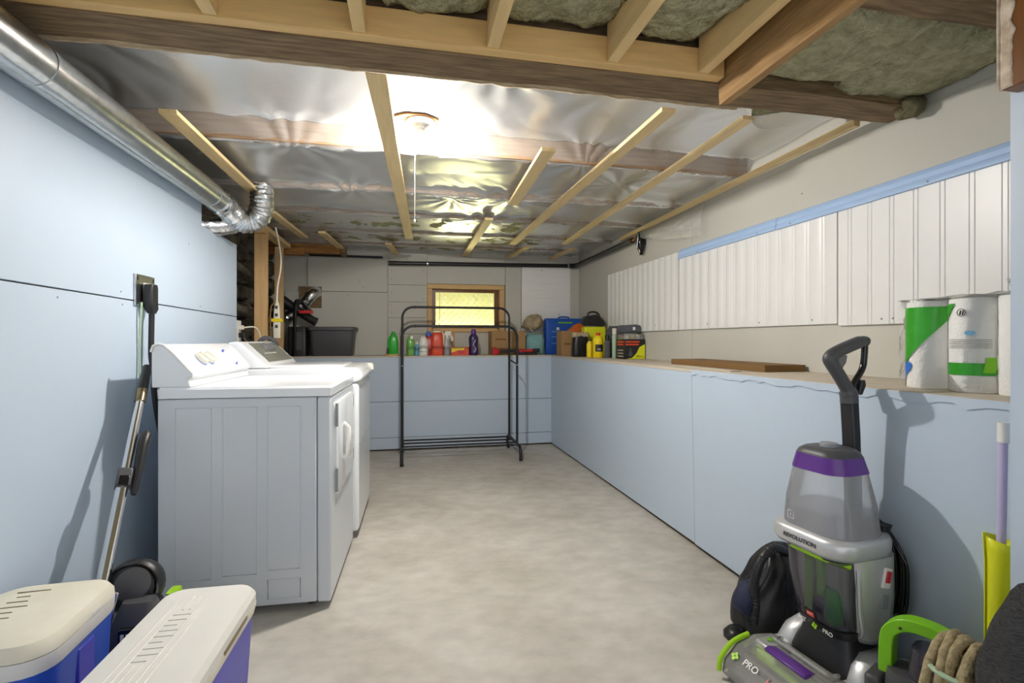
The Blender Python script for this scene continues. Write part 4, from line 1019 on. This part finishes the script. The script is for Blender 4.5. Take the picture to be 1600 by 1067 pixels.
MB().prism([(-.05, .025), (-.02, .02), (-.015, .05), (-.028, .06), (-.03, .09), (-.038, .09), (-.04, .06), (-.05, .05)], 'y', -.0864, -.0853).build('pictured_tool', 'fabric_grey', t)
MB().tube(smooth_path([(.015, -.0866, .015), (.025, -.0866, .032), (.03, -.0866, .016), (.04, -.0866, .030), (.048, -.0866, .016), (.06, -.0866, .028), (.07, -.0866, .016), (.085, -.0866, .020)], 4), .0018, 6).build('script_mark', 'black_plastic', t)
for z in (.137, .115): B(-.0892, -.0882, -.07, .06, z, z + .013).build('red_stripe', 'orange_red', t)
for z in (.02, .045, .07): B(-.0892, -.0882, -.06, .05, z, z + .006).build('printed_line', 'cream_plastic', t)
t = thing('clear_tray', 'clear plastic tray of small parts on top of the black printed box', 'tray', (1.845, 3.985, ZL + .1655))
MB().rings([(0, 0, 0, .17, .15, .01), (.042, 0, 0, .175, .155, .012)]).build('tray_shell', 'clear_plastic', t)
for i, (x, m_) in enumerate(((-.05, 'cream_plastic'), (-.0, 'yellow'), (.05, 'white_plastic'))):
    B(x - .018, x + .018, -.04, .04, .003, .028 + .004 * (i % 2)).build('small_part', m_, t, bevel=.003)
t = thing('rolled_towel', 'dark grey rolled towel lying on the clear tray', 'towel', (1.835, 3.985, ZL + .208))
MB().tube([(-.10, 0, .038), (-.095, 0, .038), (.06, 0, .042), (.092, 0, .04), (.096, 0, .04)], [.02, .034, .038, .036, .02], 16).lump(.010, 25, 5).build('roll', 'fabric_grey', t, smooth=80)
B(.015, .035, -.0395, -.036, .035, .06).build('care_tag', 'white_plastic', t)
t = thing('folded_cushion', 'small grey cushion wedged behind the aerosol cans', 'cushion', (1.86, 4.36, ZL))
MB().rings([(0, 0, 0, .09, .10, .03), (.03, 0, 0, .13, .14, .05), (.24, 0, 0, .13, .14, .05), (.285, 0, 0, .08, .09, .03)], n=8).lump(.008, 15, 9).build('cushion_body', 'fabric_grey', t, smooth=80)

t = thing('flat_carton', 'long flat brown cardboard slab lying on the right ledge', 'box', (1.815, 2.60, ZL))
B(-.115, .115, -.44, .45, 0.0005, .034).build('slab', 'cardboard_dark', t, bevel=.002)
B(-.1157, -.1148, -.43, .44, .014, .019).build('edge_crease', 'cardboard_dark', t)
B(-.114, .114, -.4412, -.4402, .001, .033).build('end_flap', 'cardboard_dark', t)
t = thing('paint_chip_board', 'thin board offcut lying on the ledge by the joint', 'board', (1.60, 2.52, ZL))
B(-.03, .03, -.30, .30, 0, .006).xform(Rz(-.05)).build('offcut', 'ledge_board', t, bevel=.001)

# ---- paper towels
pt = thing('paper_towel_pack', 'plastic-wrapped pack of white paper towel rolls with green and blue print', 'paper towels', (1.74, 1.17, ZL))
RC = [(1.683, 1.345), (1.683, 1.210), (1.683, 1.075), (1.82, 1.345), (1.82, 1.210), (1.82, 1.075)]
for (x, y) in RC:
    r_ = MB().lathe([(.020, .0), (.064, .0), (.0655, .004), (.0655, .276), (.064, .280), (.020, .280), (.020, .27), (.020, .01)], c=(x, y, ZL + .001), n=36).build('roll', 'tissue', pt, world=True, smooth=40)
def wrapfn(u, v):
    # outline around the six rolls, bulging over each
    a = u * 2 * PI
    x = 1.7515; y = 1.18
    n_ = 36
    cx, cy = math.cos(a), math.sin(a)
    # support function style outline: max over rolls of (dot) with radius
    best = None
    for (rx, ry) in RC:
        d = (rx - x) * cx + (ry - y) * cy
        if best is None or d > best[0]: best = (d, rx, ry)
    px = best[1] + .0685 * cx; py = best[2] + .0685 * cy
    z = ZL + .0015 + .286 * v + (0.006 * noise.noise(Vector((px * 14, py * 14, 1))) if v > .9 else 0)
    wob = .0022 * noise.noise(Vector((px * 20, py * 20, z * 12)))
    return (px + wob * cx, py + wob * cy, z)
# side skin that dips a little between neighbouring columns
def column_skin(cx, cy, a0, a1, z0, z1, r=.0680, n=14, m=18, seed=0):
    def fn(u, v):
        a = a0 + (a1 - a0) * u; z = z0 + (z1 - z0) * v
        w = .0016 * noise.noise(Vector((math.cos(a) * 4 + seed, math.sin(a) * 4, z * 16)))
        return (cx + (r + w) * math.cos(a), cy + (r + w) * math.sin(a), z)
    return MB().grid(fn, n, m)
for i, (x, y) in enumerate(RC[:3]):
    column_skin(x, y, PI / 2 + .12, 1.5 * PI - .12, ZL + .003, ZL + .288, seed=i).build('wrap', 'clear_wrap', pt, world=True, smooth=80)
MB().grid(lambda u, v: (1.62 + .26 * u, .985 + .425 * v, ZL + .287 + .012 * noise.noise(Vector((u * 6, v * 8, 2))) + .010 * math.sin(PI * u) * math.sin(PI * v)), 26, 36).build('wrap', 'clear_wrap', pt, world=True, smooth=80)
MB().grid(lambda u, v: (1.635 + .23 * u, 1.416 + .006 * noise.noise(Vector((u * 9, v * 9, 4))), ZL + .003 + .284 * v), 20, 20).build('wrap', 'clear_wrap', pt, world=True, smooth=80)
MB().grid(lambda u, v: (1.66 + .03 * math.sin(v * 9), 1.0 + .10 * u, ZL + .285 + .06 * v + .02 * noise.noise(Vector((u * 9, v * 9, 4)))), 14, 10).build('wrap_end', 'clear_wrap', pt, world=True, smooth=80)
def print_patch(name, m, cx, cy, rows, r=.0692):
    """rows: (height, left s, right s); s = -1 left edge .. 1 right edge of the roll as seen from the room"""
    def fn(u, v):
        k = v * (len(rows) - 1); i = min(int(k), len(rows) - 2); f = k - i
        z = rows[i][0] + (rows[i + 1][0] - rows[i][0]) * f
        l = rows[i][1] + (rows[i + 1][1] - rows[i][1]) * f; rr = rows[i][2] + (rows[i + 1][2] - rows[i][2]) * f
        s = l + (rr - l) * u
        a = PI + .38 + s * 1.2
        return (cx + r * math.cos(a), cy + r * math.sin(a), ZL + z)
    MB().grid(fn, 16, 24).build(name, m, pt, world=True, smooth=80)
print_patch('green_print', 'wrap_green', 1.683, 1.345, [(.085, -1, -.75), (.12, -1, -.35), (.17, -1, .2), (.22, -1, .75), (.262, -1, 1.0)])
print_patch('green_print', 'wrap_green', 1.683, 1.210, [(.215, -1, -.99), (.235, -1, -.75), (.262, -1, -.5), (.266, -1, -.45)])
print_patch('blue_print', 'wrap_blue', 1.683, 1.345, [(.022, -1, -.95), (.04, -1, -.8), (.06, -1, -.5), (.076, -1, -.45), (.084, -1, -.55)])
print_patch('green_label', 'wrap_green', 1.683, 1.210, [(.052, -.85, .7), (.06, -.9, .75), (.082, -.9, .75), (.088, -.85, .7)])
print_patch('picture', 'lime_deep', 1.683, 1.210, [(.06, .35, .7), (.085, .4, .75), (.105, .45, .72)], .0697)
print_patch('blue_badge', 'light_blue', 1.683, 1.210, [(.170, -.05, .05), (.174, -.15, .15), (.180, -.15, .15), (.184, -.05, .05)])
for z in (.132, .138, .144, .150, .156):
    print_patch('fine_print', 'line_grey', 1.683, 1.210, [(z, -.75, .6), (z + .0022, -.75, .6)])
ring = [(1.683 + .0695 * math.cos(PI + .08 + .16 * math.cos(q)), 1.210 + .0695 * math.sin(PI + .08 + .16 * math.cos(q)), ZL + .238 + .011 * math.sin(q)) for q in [i * 2 * PI / 16 for i in range(16)]]
MB().tube(ring, .0009, 6, closed=True).build('round_symbol', 'black_plastic', pt, world=True)
for dx_ in (-.05, .05):
    a = PI + .08 + dx_
    MB().tube([(1.683 + .0695 * math.cos(a), 1.210 + .0695 * math.sin(a), ZL + .231), (1.683 + .0695 * math.cos(a + .04), 1.210 + .0695 * math.sin(a + .04), ZL + .244)], .0016, 6).build('round_symbol', 'black_plastic', pt, world=True)

# ================================================================== CARPET CLEANER
cc = thing('carpet_cleaner', 'upright silver carpet cleaner with smoky tanks and purple band by the right wall', 'carpet cleaner', (1.325, 1.37, 0.0), math.radians(187))
def rr_loft(secs, n=6): return MB().rings(secs, n)
# x = forward, y = the side toward the camera
base = rr_loft([(0.0, -.015, 0, .17, .26, .04), (.03, -.015, 0, .19, .28, .05), (.10, -.015, 0, .17, .24, .05), (.20, -.03, 0, .14, .16, .05), (.26, -.035, 0, .13, .17, .05)]).build('base', 'black_plastic', cc, smooth=50)
for s in (-1, 1):
    h_ = rr_loft([(.02, -.01, s * .125, .16, .07, .03), (.08, -.01, s * .125, .18, .085, .035), (.135, -.02, s * .118, .14, .075, .035), (.165, -.03, s * .108, .08, .05, .02)]).build('wheel_housing', 'silver_paint', cc, smooth=60)
    B(.055, .165, s * .125 - .036, s * .125 + .036, .055, .098).xform(T((0, 0, 0))).build('arm', 'silver_paint', cc, bevel=.014, seg=3)
    MB().lathe([(.001, -.012), (.05, -.012), (.055, 0), (.05, .012), (.001, .012)], n=20).xform(T((-.07, s * .135, .055)) @ Rx(PI / 2)).build('wheel', 'rubber_black', cc)
# clear nozzle head
hd_sec = [[(.085, y, .012), (.085, y, .105), (.17, y, .118), (.245, y, .100), (.295, y, .060), (.305, y, .012)] for y in (-.155, .155)]
MB().loft(hd_sec).build('head_shell', 'clear_plastic', cc, bevel=.012, seg=3)
MB().loft([[(.09, y, .006), (.09, y, .06), (.17, y, .066), (.24, y, .05), (.285, y, .03), (.29, y, .006)] for y in (-.145, .145)]).build('head_base', 'mid_grey_plastic', cc, bevel=.006)
MB().tube([(.16, -.14, .055), (.16, .14, .055)], .032, 14).build('brush_roll', 'lime', cc)
MB().tube([(.215, -.14, .045), (.215, .14, .045)], .026, 14).build('brush_roll', 'dark_grey_plastic', cc)
for y0, y1 in ((-.159, -.148), (.148, .159)):
    MB().tube(smooth_path([(.19, (y0 + y1) / 2, .118), (.255, (y0 + y1) / 2, .103), (.302, (y0 + y1) / 2, .062), (.310, (y0 + y1) / 2, .022)], 5), .008, 8).build('bumper', 'lime', cc)
MB().loft([[(.155, y, .116), (.185, y, .124), (.205, y, .118), (.200, y, .108), (.16, y, .108)] for y in (-.075, .075)]).build('latch', 'purple', cc, bevel=.004)
MB().tube([(.10, -.10, .116), (.145, -.10, .128), (.145, .10, .128), (.10, .10, .116)], .006, 8).build('clear_rail', 'clear_plastic', cc)
Mh = frame((.2785, .045, .0795), (0, 1, 0), (-.05, 0, .04))
text('head_lettering', 'PRO', .030, 'white_plastic', cc, frame((.2760, -.055, .0835), (0, 1, 0), (-.05, 0, .04)), .0008)
text('head_lettering', 'HEAT', .030, 'red_plastic', cc, Mh, .0008)
for k in range(4):
    a = k * PI / 2
    MB().lathe([(.006, 0), (.006, .001)], n=10).xform(frame((.2775, -.118, .0815), (0, 1, 0), (-.05, 0, .04)) @ T((.008 * math.cos(a), .008 * math.sin(a), 0))).build('paw_print', 'lime', cc)
MB().lathe([(.02, 0), (.02, .002)], n=6, sy=.45).xform(T((.145, -.10, .1205))).build('green_slot', 'lime_deep', cc)
# silver body
rr_loft([(.185, -.055, 0, .11, .215, .045), (.21, -.052, 0, .14, .245, .055), (.33, -.045, 0, .17, .262, .06), (.455, -.035, 0, .175, .268, .06)]).build('body_shell', 'silver_paint', cc, smooth=60)
# dirty tank in front
rr_loft([(.205, .005, 0, .10, .155, .04), (.23, .012, 0, .13, .185, .05), (.36, .028, 0, .15, .205, .055), (.445, .034, 0, .15, .205, .055)], 6).build('dirty_tank', 'smoky_plastic', cc, smooth=60)
rr_loft([(.192, .004, 0, .11, .17, .045), (.222, .008, 0, .132, .19, .05)], 6).build('tank_foot', 'black_plastic', cc, smooth=60)
rr_loft([(.442, .034, 0, .156, .212, .055), (.462, .036, 0, .156, .212, .055)], 6).build('tank_rim', 'black_plastic', cc, smooth=60)
pts = [(.035 + (.156 / 2 + .003) * math.cos(a) ** 1, .100 * math.sin(a), .438 + .010 * math.cos(a * 2)) for a in [(-1.35 + 2.7 * i / 16) for i in range(17)]]
MB().tube(pts, .0095, 8).build('tank_handle', 'lime', cc, smooth=60)
MB().lathe([(.026, .225), (.028, .23), (.028, .315), (.024, .325), (.022, .33), (.001, .33)], c=(.03, .03, 0), n=18).build('float_cup', 'green_plastic', cc)
MB().bar((.05, -.04, .24), (.05, -.04, .43), .012, .03, up=(0, 1, 0)).build('inner_post', 'lime_deep', cc)
MB().bar((.05, .0, .30), (.05, .0, .43), .012, .02, up=(0, 1, 0)).build('inner_post', 'lime_deep', cc)
MB().tube(smooth_path([(.02, .095, .445), (.035, .112, .40), (.030, .112, .30), (.012, .105, .225), (.0, .06, .195), (.05, 0, .192)], 6), .007, 8).build('silver_trim', 'silver_paint', cc)
MB().tube(smooth_path([(.02, -.095, .445), (.035, -.112, .40), (.030, -.112, .30), (.012, -.105, .225), (.0, -.06, .195), (.05, 0, .192)], 6), .007, 8).build('silver_trim', 'silver_paint', cc)
text('body_lettering', 'PET', .018, 'white_plastic', cc, frame((.0765, -.045, .207), (0, 1, 0), (.03, 0, 1)))
text('body_lettering', 'PRO', .018, 'white_plastic', cc, frame((.0765, .045, .207), (0, 1, 0), (.03, 0, 1)))
for k in range(4):
    a = k * PI / 2 + .4
    MB().lathe([(.0045, 0), (.0045, .0015)], n=8).xform(frame((.0758, .0, .207), (0, 1, 0), (.03, 0, 1)) @ T((.006 * math.cos(a), .006 * math.sin(a), 0))).build('paw_print', 'lime', cc)
B(-.020, .020, -.013, .013, 0, .003).xform(frame((.0915, 0, .248), (0, 1, 0), (.18, 0, 1))).build('badge', 'black_gloss', cc)
B(-.013, .013, -.008, .008, .003, .0036).xform(frame((.0915, 0, .248), (0, 1, 0), (.18, 0, 1))).build('badge_mark', 'red_plastic', cc)
text('badge_lettering', 'BISSELL', .0065, 'white_plastic', cc, frame((.0952, 0, .248), (0, 1, 0), (.18, 0, 1)), .0003)
# collar
col_ = rr_loft([(.455, .012, 0, .235, .265, .07), (.468, .014, 0, .250, .282, .075), (.500, .012, 0, .252, .284, .075), (.512, .010, 0, .240, .270, .07)], 8).build('collar', 'silver_paint', cc, smooth=60)
text('collar_lettering', 'REVOLUTION', .019, 'black_plastic', cc, frame((.1405, .0, .484), (0, 1, 0), (0, 0, 1)))
# clean water tank
rr_loft([(.513, .010, 0, .205, .245, .07), (.60, .012, 0, .195, .225, .065), (.695, .014, 0, .165, .185, .055)], 8).build('clean_tank', 'frosted_tank', cc, smooth=60)
rr_loft([(.514, .010, 0, .20, .24, .068), (.575, .011, 0, .19, .226, .066)], 8).build('tank_water', 'smoky_plastic', cc, smooth=60)
rr_loft([(.694, .014, 0, .170, .190, .056), (.742, .016, 0, .150, .165, .05)], 8).build('purple_band', 'purple', cc, smooth=60)
rr_loft([(.742, .016, 0, .148, .163, .05), (.752, .016, 0, .142, .155, .05), (.762, .014, 0, .118, .128, .045), (.764, .014, 0, .09, .10, .04)], 8).build('tank_cap', 'dark_grey_plastic', cc, smooth=50)
MB().tube(arc((.004, 0, .752), .060, PI * .5, PI * 1.5, 10, 'xy'), .010, 8).build('cap_handle', 'black_plastic', cc, smooth=60)
MB().lathe([(.026, 0), (.026, .010), (.024, .013), (.001, .013)], c=(.016, .0, .763), n=22).build('cap_button', 'grey_print', cc)
MB().tube([(.1125, -.068, .530), (.1125, -.045, .530), (.110, -.045, .553), (.110, -.068, .553)], .001, 6, closed=True).build('fill_symbol', 'bead_white', cc)
text('fill_symbol', '1', .015, 'bead_white', cc, frame((.1125, -.057, .541), (0, 1, 0), (-.1, 0, 1)))
# switch on the visible side
B(-.016, .016, -.004, .004, -.03, .03).xform(T((-.050, .134, .395)) @ Ry(-.25)).build('switch_plate', 'white_plastic', cc, bevel=.003)
B(-.009, .009, -.003, .006, -.017, .017).xform(T((-.050, .136, .400)) @ Ry(-.25)).build('red_switch', 'red_plastic', cc, bevel=.002)
B(-.014, .014, -.003, .003, -.04, .0).xform(T((-.045, .133, .345)) @ Ry(-.2)).build('side_badge', 'grey_print', cc, bevel=.002)
# handle
bar_ = MB().loft([[(x + sx * .016, sy * .022, z) for sx, sy in ((-1, -1), (1, -1), (1, 1), (-1, 1))] for x, z in ((-.095, .42), (-.088, .62), (-.080, .80), (-.072, .905))]).build('handle_post', 'black_plastic', cc, bevel=.005)
MB().loft([[(-.0708, sy * .0225 + o, z) for sy, o in ((-1, 0.014), (1, -0.014))] + [(-.0668, sy * .0225 + o, z) for sy, o in ((1, -0.014), (-1, 0.014))] for z in (.62, .86)]).build('post_groove', 'dark_grey_plastic', cc)
grip = smooth_path([(-.072, 0, .900), (-.066, 0, .935), (-.030, 0, .985), (.008, 0, 1.030), (.012, 0, 1.046), (-.010, 0, 1.060), (-.06, 0, 1.078), (-.125, 0, 1.097), (-.145, 0, 1.096)], 6)
gr_ = [.026] * 7 + [.020] * (len(grip) - 14) + [.017] * 7
MB().tube(grip, gr_, 14).build('grip', 'dark_grey_plastic', cc, smooth=80)
MB().tube(smooth_path([(-.142, 0, 1.094), (-.138, 0, 1.04), (-.128, 0, 1.005), (-.095, 0, .965), (-.072, 0, .935)], 6), .010, 10).build('grip_brace', 'black_gloss', cc, smooth=80)
MB().rings([(1.012, -.030, 0, .012, .016, .004), (1.03, -.034, 0, .034, .018, .006), (1.052, -.036, 0, .040, .018, .006)]).build('trigger', 'mid_grey_plastic', cc)
MB().rings([(.925, -.105, 0, .022, .03, .008), (.955, -.118, 0, .026, .034, .010), (.972, -.118, 0, .02, .03, .008)]).build('cord_hook', 'black_plastic', cc)
# wound power cord on the back
for k in range(7):
    rw = .016 * k
    yo = .045 + .011 * (k % 4)
    lo = .215 + .012 * (k % 3); hi = .545 - .012 * (k % 4)
    x_ = -.108 - .006 * (k % 3)
    MB().tube(smooth_path([(x_, yo - .06, hi - .01), (x_ - .006, yo, hi), (x_ - .008, yo + .055, hi - .06), (x_ - .010, yo + .070, .40), (x_ - .008, yo + .060, lo + .06), (x_ - .004, yo, lo), (x_, yo - .06, lo + .01)], 6), .0048, 8).build('power_cord', 'black_gloss', cc, smooth=80)
MB().rings([(.50, -.105, .05, .03, .09, .01), (.53, -.112, .05, .04, .10, .012)]).build('cord_wrap_hook', 'black_plastic', cc)

# ---- black drawstring bag with a hose
bg_ = thing('accessory_bag', 'black nylon drawstring bag slumped on the floor behind the carpet cleaner head', 'bag', (1.362, 1.70, 0.0))
secs = [(0.0, -.01, 0, .25, .17, .07), (.02, -.01, 0, .27, .20, .08), (.09, .0, 0, .26, .19, .08), (.18, .01, 0, .22, .15, .07), (.26, .025, 0, .15, .11, .05), (.31, .035, 0, .08, .06, .025), (.325, .04, 0, .035, .03, .012)]
body = []
m = MB()
rings_ = []
for k in range(28):
    z = .325 * k / 27
    for a, b in zip(secs, secs[1:]):
        if a[0] <= z <= b[0] + 1e-9:
            f = (z - a[0]) / (b[0] - a[0]); s = [a[i] + (b[i] - a[i]) * f for i in range(6)]; break
    ring_ = []
    nn = 48
    for i in range(nn):
        q = 2 * PI * i / nn
        fold = 1 + (.03 + .16 * (z / .325) ** 2) * math.sin(q * 9 + 2 * math.sin(z * 20)) * .6
        ex = math.copysign(abs(math.cos(q)) ** .8, math.cos(q)); ey = math.copysign(abs(math.sin(q)) ** .8, math.sin(q))
        ring_.append((s[1] + ex * s[3] / 2 * fold, s[2] + ey * s[4] / 2 * fold, z))
    rings_.append(ring_)
m.loft(rings_); m.lump(.018, 8, 3)
m.v = [Vector((p.x, p.y, max(p.z, .002))) for p in m.v]
m.build('bag_body', 'nylon_black', bg_, smooth=80)
hose = smooth_path([(.06, -.03, .29), (-.02, -.05, .325), (-.085, -.06, .29), (-.115, -.06, .21), (-.11, -.06, .13), (-.12, -.06, .06)], 12)
MB().tube(hose, [.015 + .0022 * (i % 2) for i in range(len(hose))], 10).build('ribbed_hose', 'black_plastic', bg_)
MB().tube(smooth_path([(-.01, -.085, .235), (-.012, -.095, .19), (-.02, -.105, .14), (-.04, -.11, .05)], 6), .003, 6).build('draw_cord', 'black_gloss', bg_)
MB().rings([(.09, -.125, -.02, .05, .08, .02), (.13, -.135, -.02, .06, .09, .03), (.18, -.115, -.02, .05, .06, .02), (.20, -.10, -.02, .02, .03, .008)], n=5).lump(.012, 22, 3).build('blue_lining', 'navy', bg_, smooth=60)
MB().rings([(0.001, -.185, -.03, .05, .06, .02), (.018, -.180, -.03, .06, .07, .025), (.035, -.170, -.03, .045, .05, .02)], n=4).build('bag_tab', 'nylon_black', bg_, smooth=60)

# ---- portable spot cleaner
sc = thing('spot_cleaner', 'lime green handled portable cleaner at the bottom right corner', 'cleaner', (1.322, 1.07, 0.0), math.radians(205))
rr_loft([(0, 0, 0, .12, .18, .04), (.02, 0, 0, .13, .19, .05), (.20, 0, 0, .12, .17, .05), (.225, 0, 0, .11, .16, .045)]).build('tank_body', 'dark_grey_plastic', sc, smooth=50)
rr_loft([(.225, 0, .015, .10, .10, .03), (.30, 0, .015, .085, .085, .03)]).build('clear_tank', 'smoky_plastic', sc, smooth=50)
hp = [(0, -.085, .20), (0, -.083, .29), (0, -.070, .325), (0, -.035, .348), (0, .02, .350), (0, .065, .335), (0, .082, .31), (0, .080, .285)]
hb = MB()
sp = smooth_path(hp, 5)
rings_ = []
for i, p in enumerate(sp):
    d_ = (sp[min(i + 1, len(sp) - 1)] - sp[max(i - 1, 0)]).normalized(); nn_ = Vector((1, 0, 0)); b_ = d_.cross(nn_)
    w_ = .022; h__ = .016
    rings_.append([p + nn_ * (w_ * c_) + b_ * (h__ * s_) for c_, s_ in ((-1, -1), (1, -1), (1, 1), (-1, 1))])
hb.loft(rings_).build('handle', 'lime_deep', sc, bevel=.006, smooth=60)
for y, z in ((-.05, .34), (.075, .32)):
    MB().lathe([(.004, 0), (.004, .0015)], n=8).xform(T((.0225, y, z - .004)) @ Ry(PI / 2)).build('screw_hole', 'black_plastic', sc)
B(-.05, .04, -.13, -.09, .10, .185).build('hose_clip', 'dark_grey_plastic', sc, bevel=.01)

# ---- yellow scoop with lilac pole
dp = thing('yellow_scoop', 'yellow plastic sleeve with a lilac pole leaning on the low wall', 'broom', (1.44, 1.03, 0.0))
P0 = Vector((1.452, .998, .0)); P1 = Vector((1.457, .993, .60)); d_ = (P1 - P0).normalized()
def sleeve(u, v):
    a = PI * (.15 + 1.7 * u) + 2.4
    c = P0 + (P1 - P0) * v
    r = .024 + .006 * v + .004 * max(0, v - .9) * 10
    top = .010 * math.cos(a - 2.4) if v > .95 else 0
    return c + Vector((math.cos(a) * r, math.sin(a) * r, top))
MB().grid(sleeve, 20, 24).build('sleeve', 'yellow_lime', dp, world=True, smooth=80, solid=.003)
MB().tube([P0 + d_ * .04, P1, P0 + d_ * .86], .0095, 12).build('pole', 'lilac', dp, world=True)
MB().tube([P0 + d_ * .845, P0 + d_ * .895], .0115, 12).build('pole_tip', 'white_plastic', dp, world=True)

# ---- dark cloth heap and rope hank at the corner
tw = thing('dark_towel', 'charcoal knitted blanket heaped at the bottom right edge', 'blanket', (1.20, 0.76, 0.0))
def heap(u, v):
    a = u * 2 * PI; z = .62 * v
    r = .15 * (1 - v ** 5) ** .5 * (1 + .10 * math.sin(3 * a + 2 * z) + .05 * math.sin(7 * a + 9 * z)) + .01
    r *= 1 - .18 * v
    x = r * math.cos(a) * .95 + .05 * v; y = r * math.sin(a) * .55
    return (x, y, z + .02 * noise.noise(Vector((x * 9, y * 9, z * 9))) * (v > 0.03))
MB().grid(heap, 64, 40).lump(.016, 14, 5).build('blanket', 'fabric_charcoal', tw, smooth=80)
rp = thing('rope_hank', 'coiled beige rope hank beside the charcoal blanket', 'rope', (1.22, 0.905, 0.0))
for k in range(9):
    yo = -.035 + .0088 * k; tilt = .006 * ((k * 37) % 5 - 2)
    pts = []
    for i in range(40):
        a = 2 * PI * i / 40
        pts.append((.058 * math.cos(a) * (1 + .04 * math.sin(k * 1.7)) + tilt, yo + .006 * math.sin(a * 2 + k), .222 + (.205 + .006 * math.sin(k * 2.3)) * math.sin(a)))
    MB().tube(pts, [.0095 + .0012 * (i % 2) for i in range(40)], 8, closed=True).build('rope_loop', 'rope', rp, smooth=80)
MB().tube(arc((0, 0, .36), .062, -.6, PI + .6, 14, 'xy'), .006, 8).build('tie', 'sage', rp)

for o in COL.objects:
    if o.parent is None and 'category' in o.keys() and abs(o.location.z - KZ) < .02 and o.location.y > 3.5:
        o['group'] = 'odds and ends on the back ledge' if o.location.y > 5.2 else 'odds and ends on the right ledge'
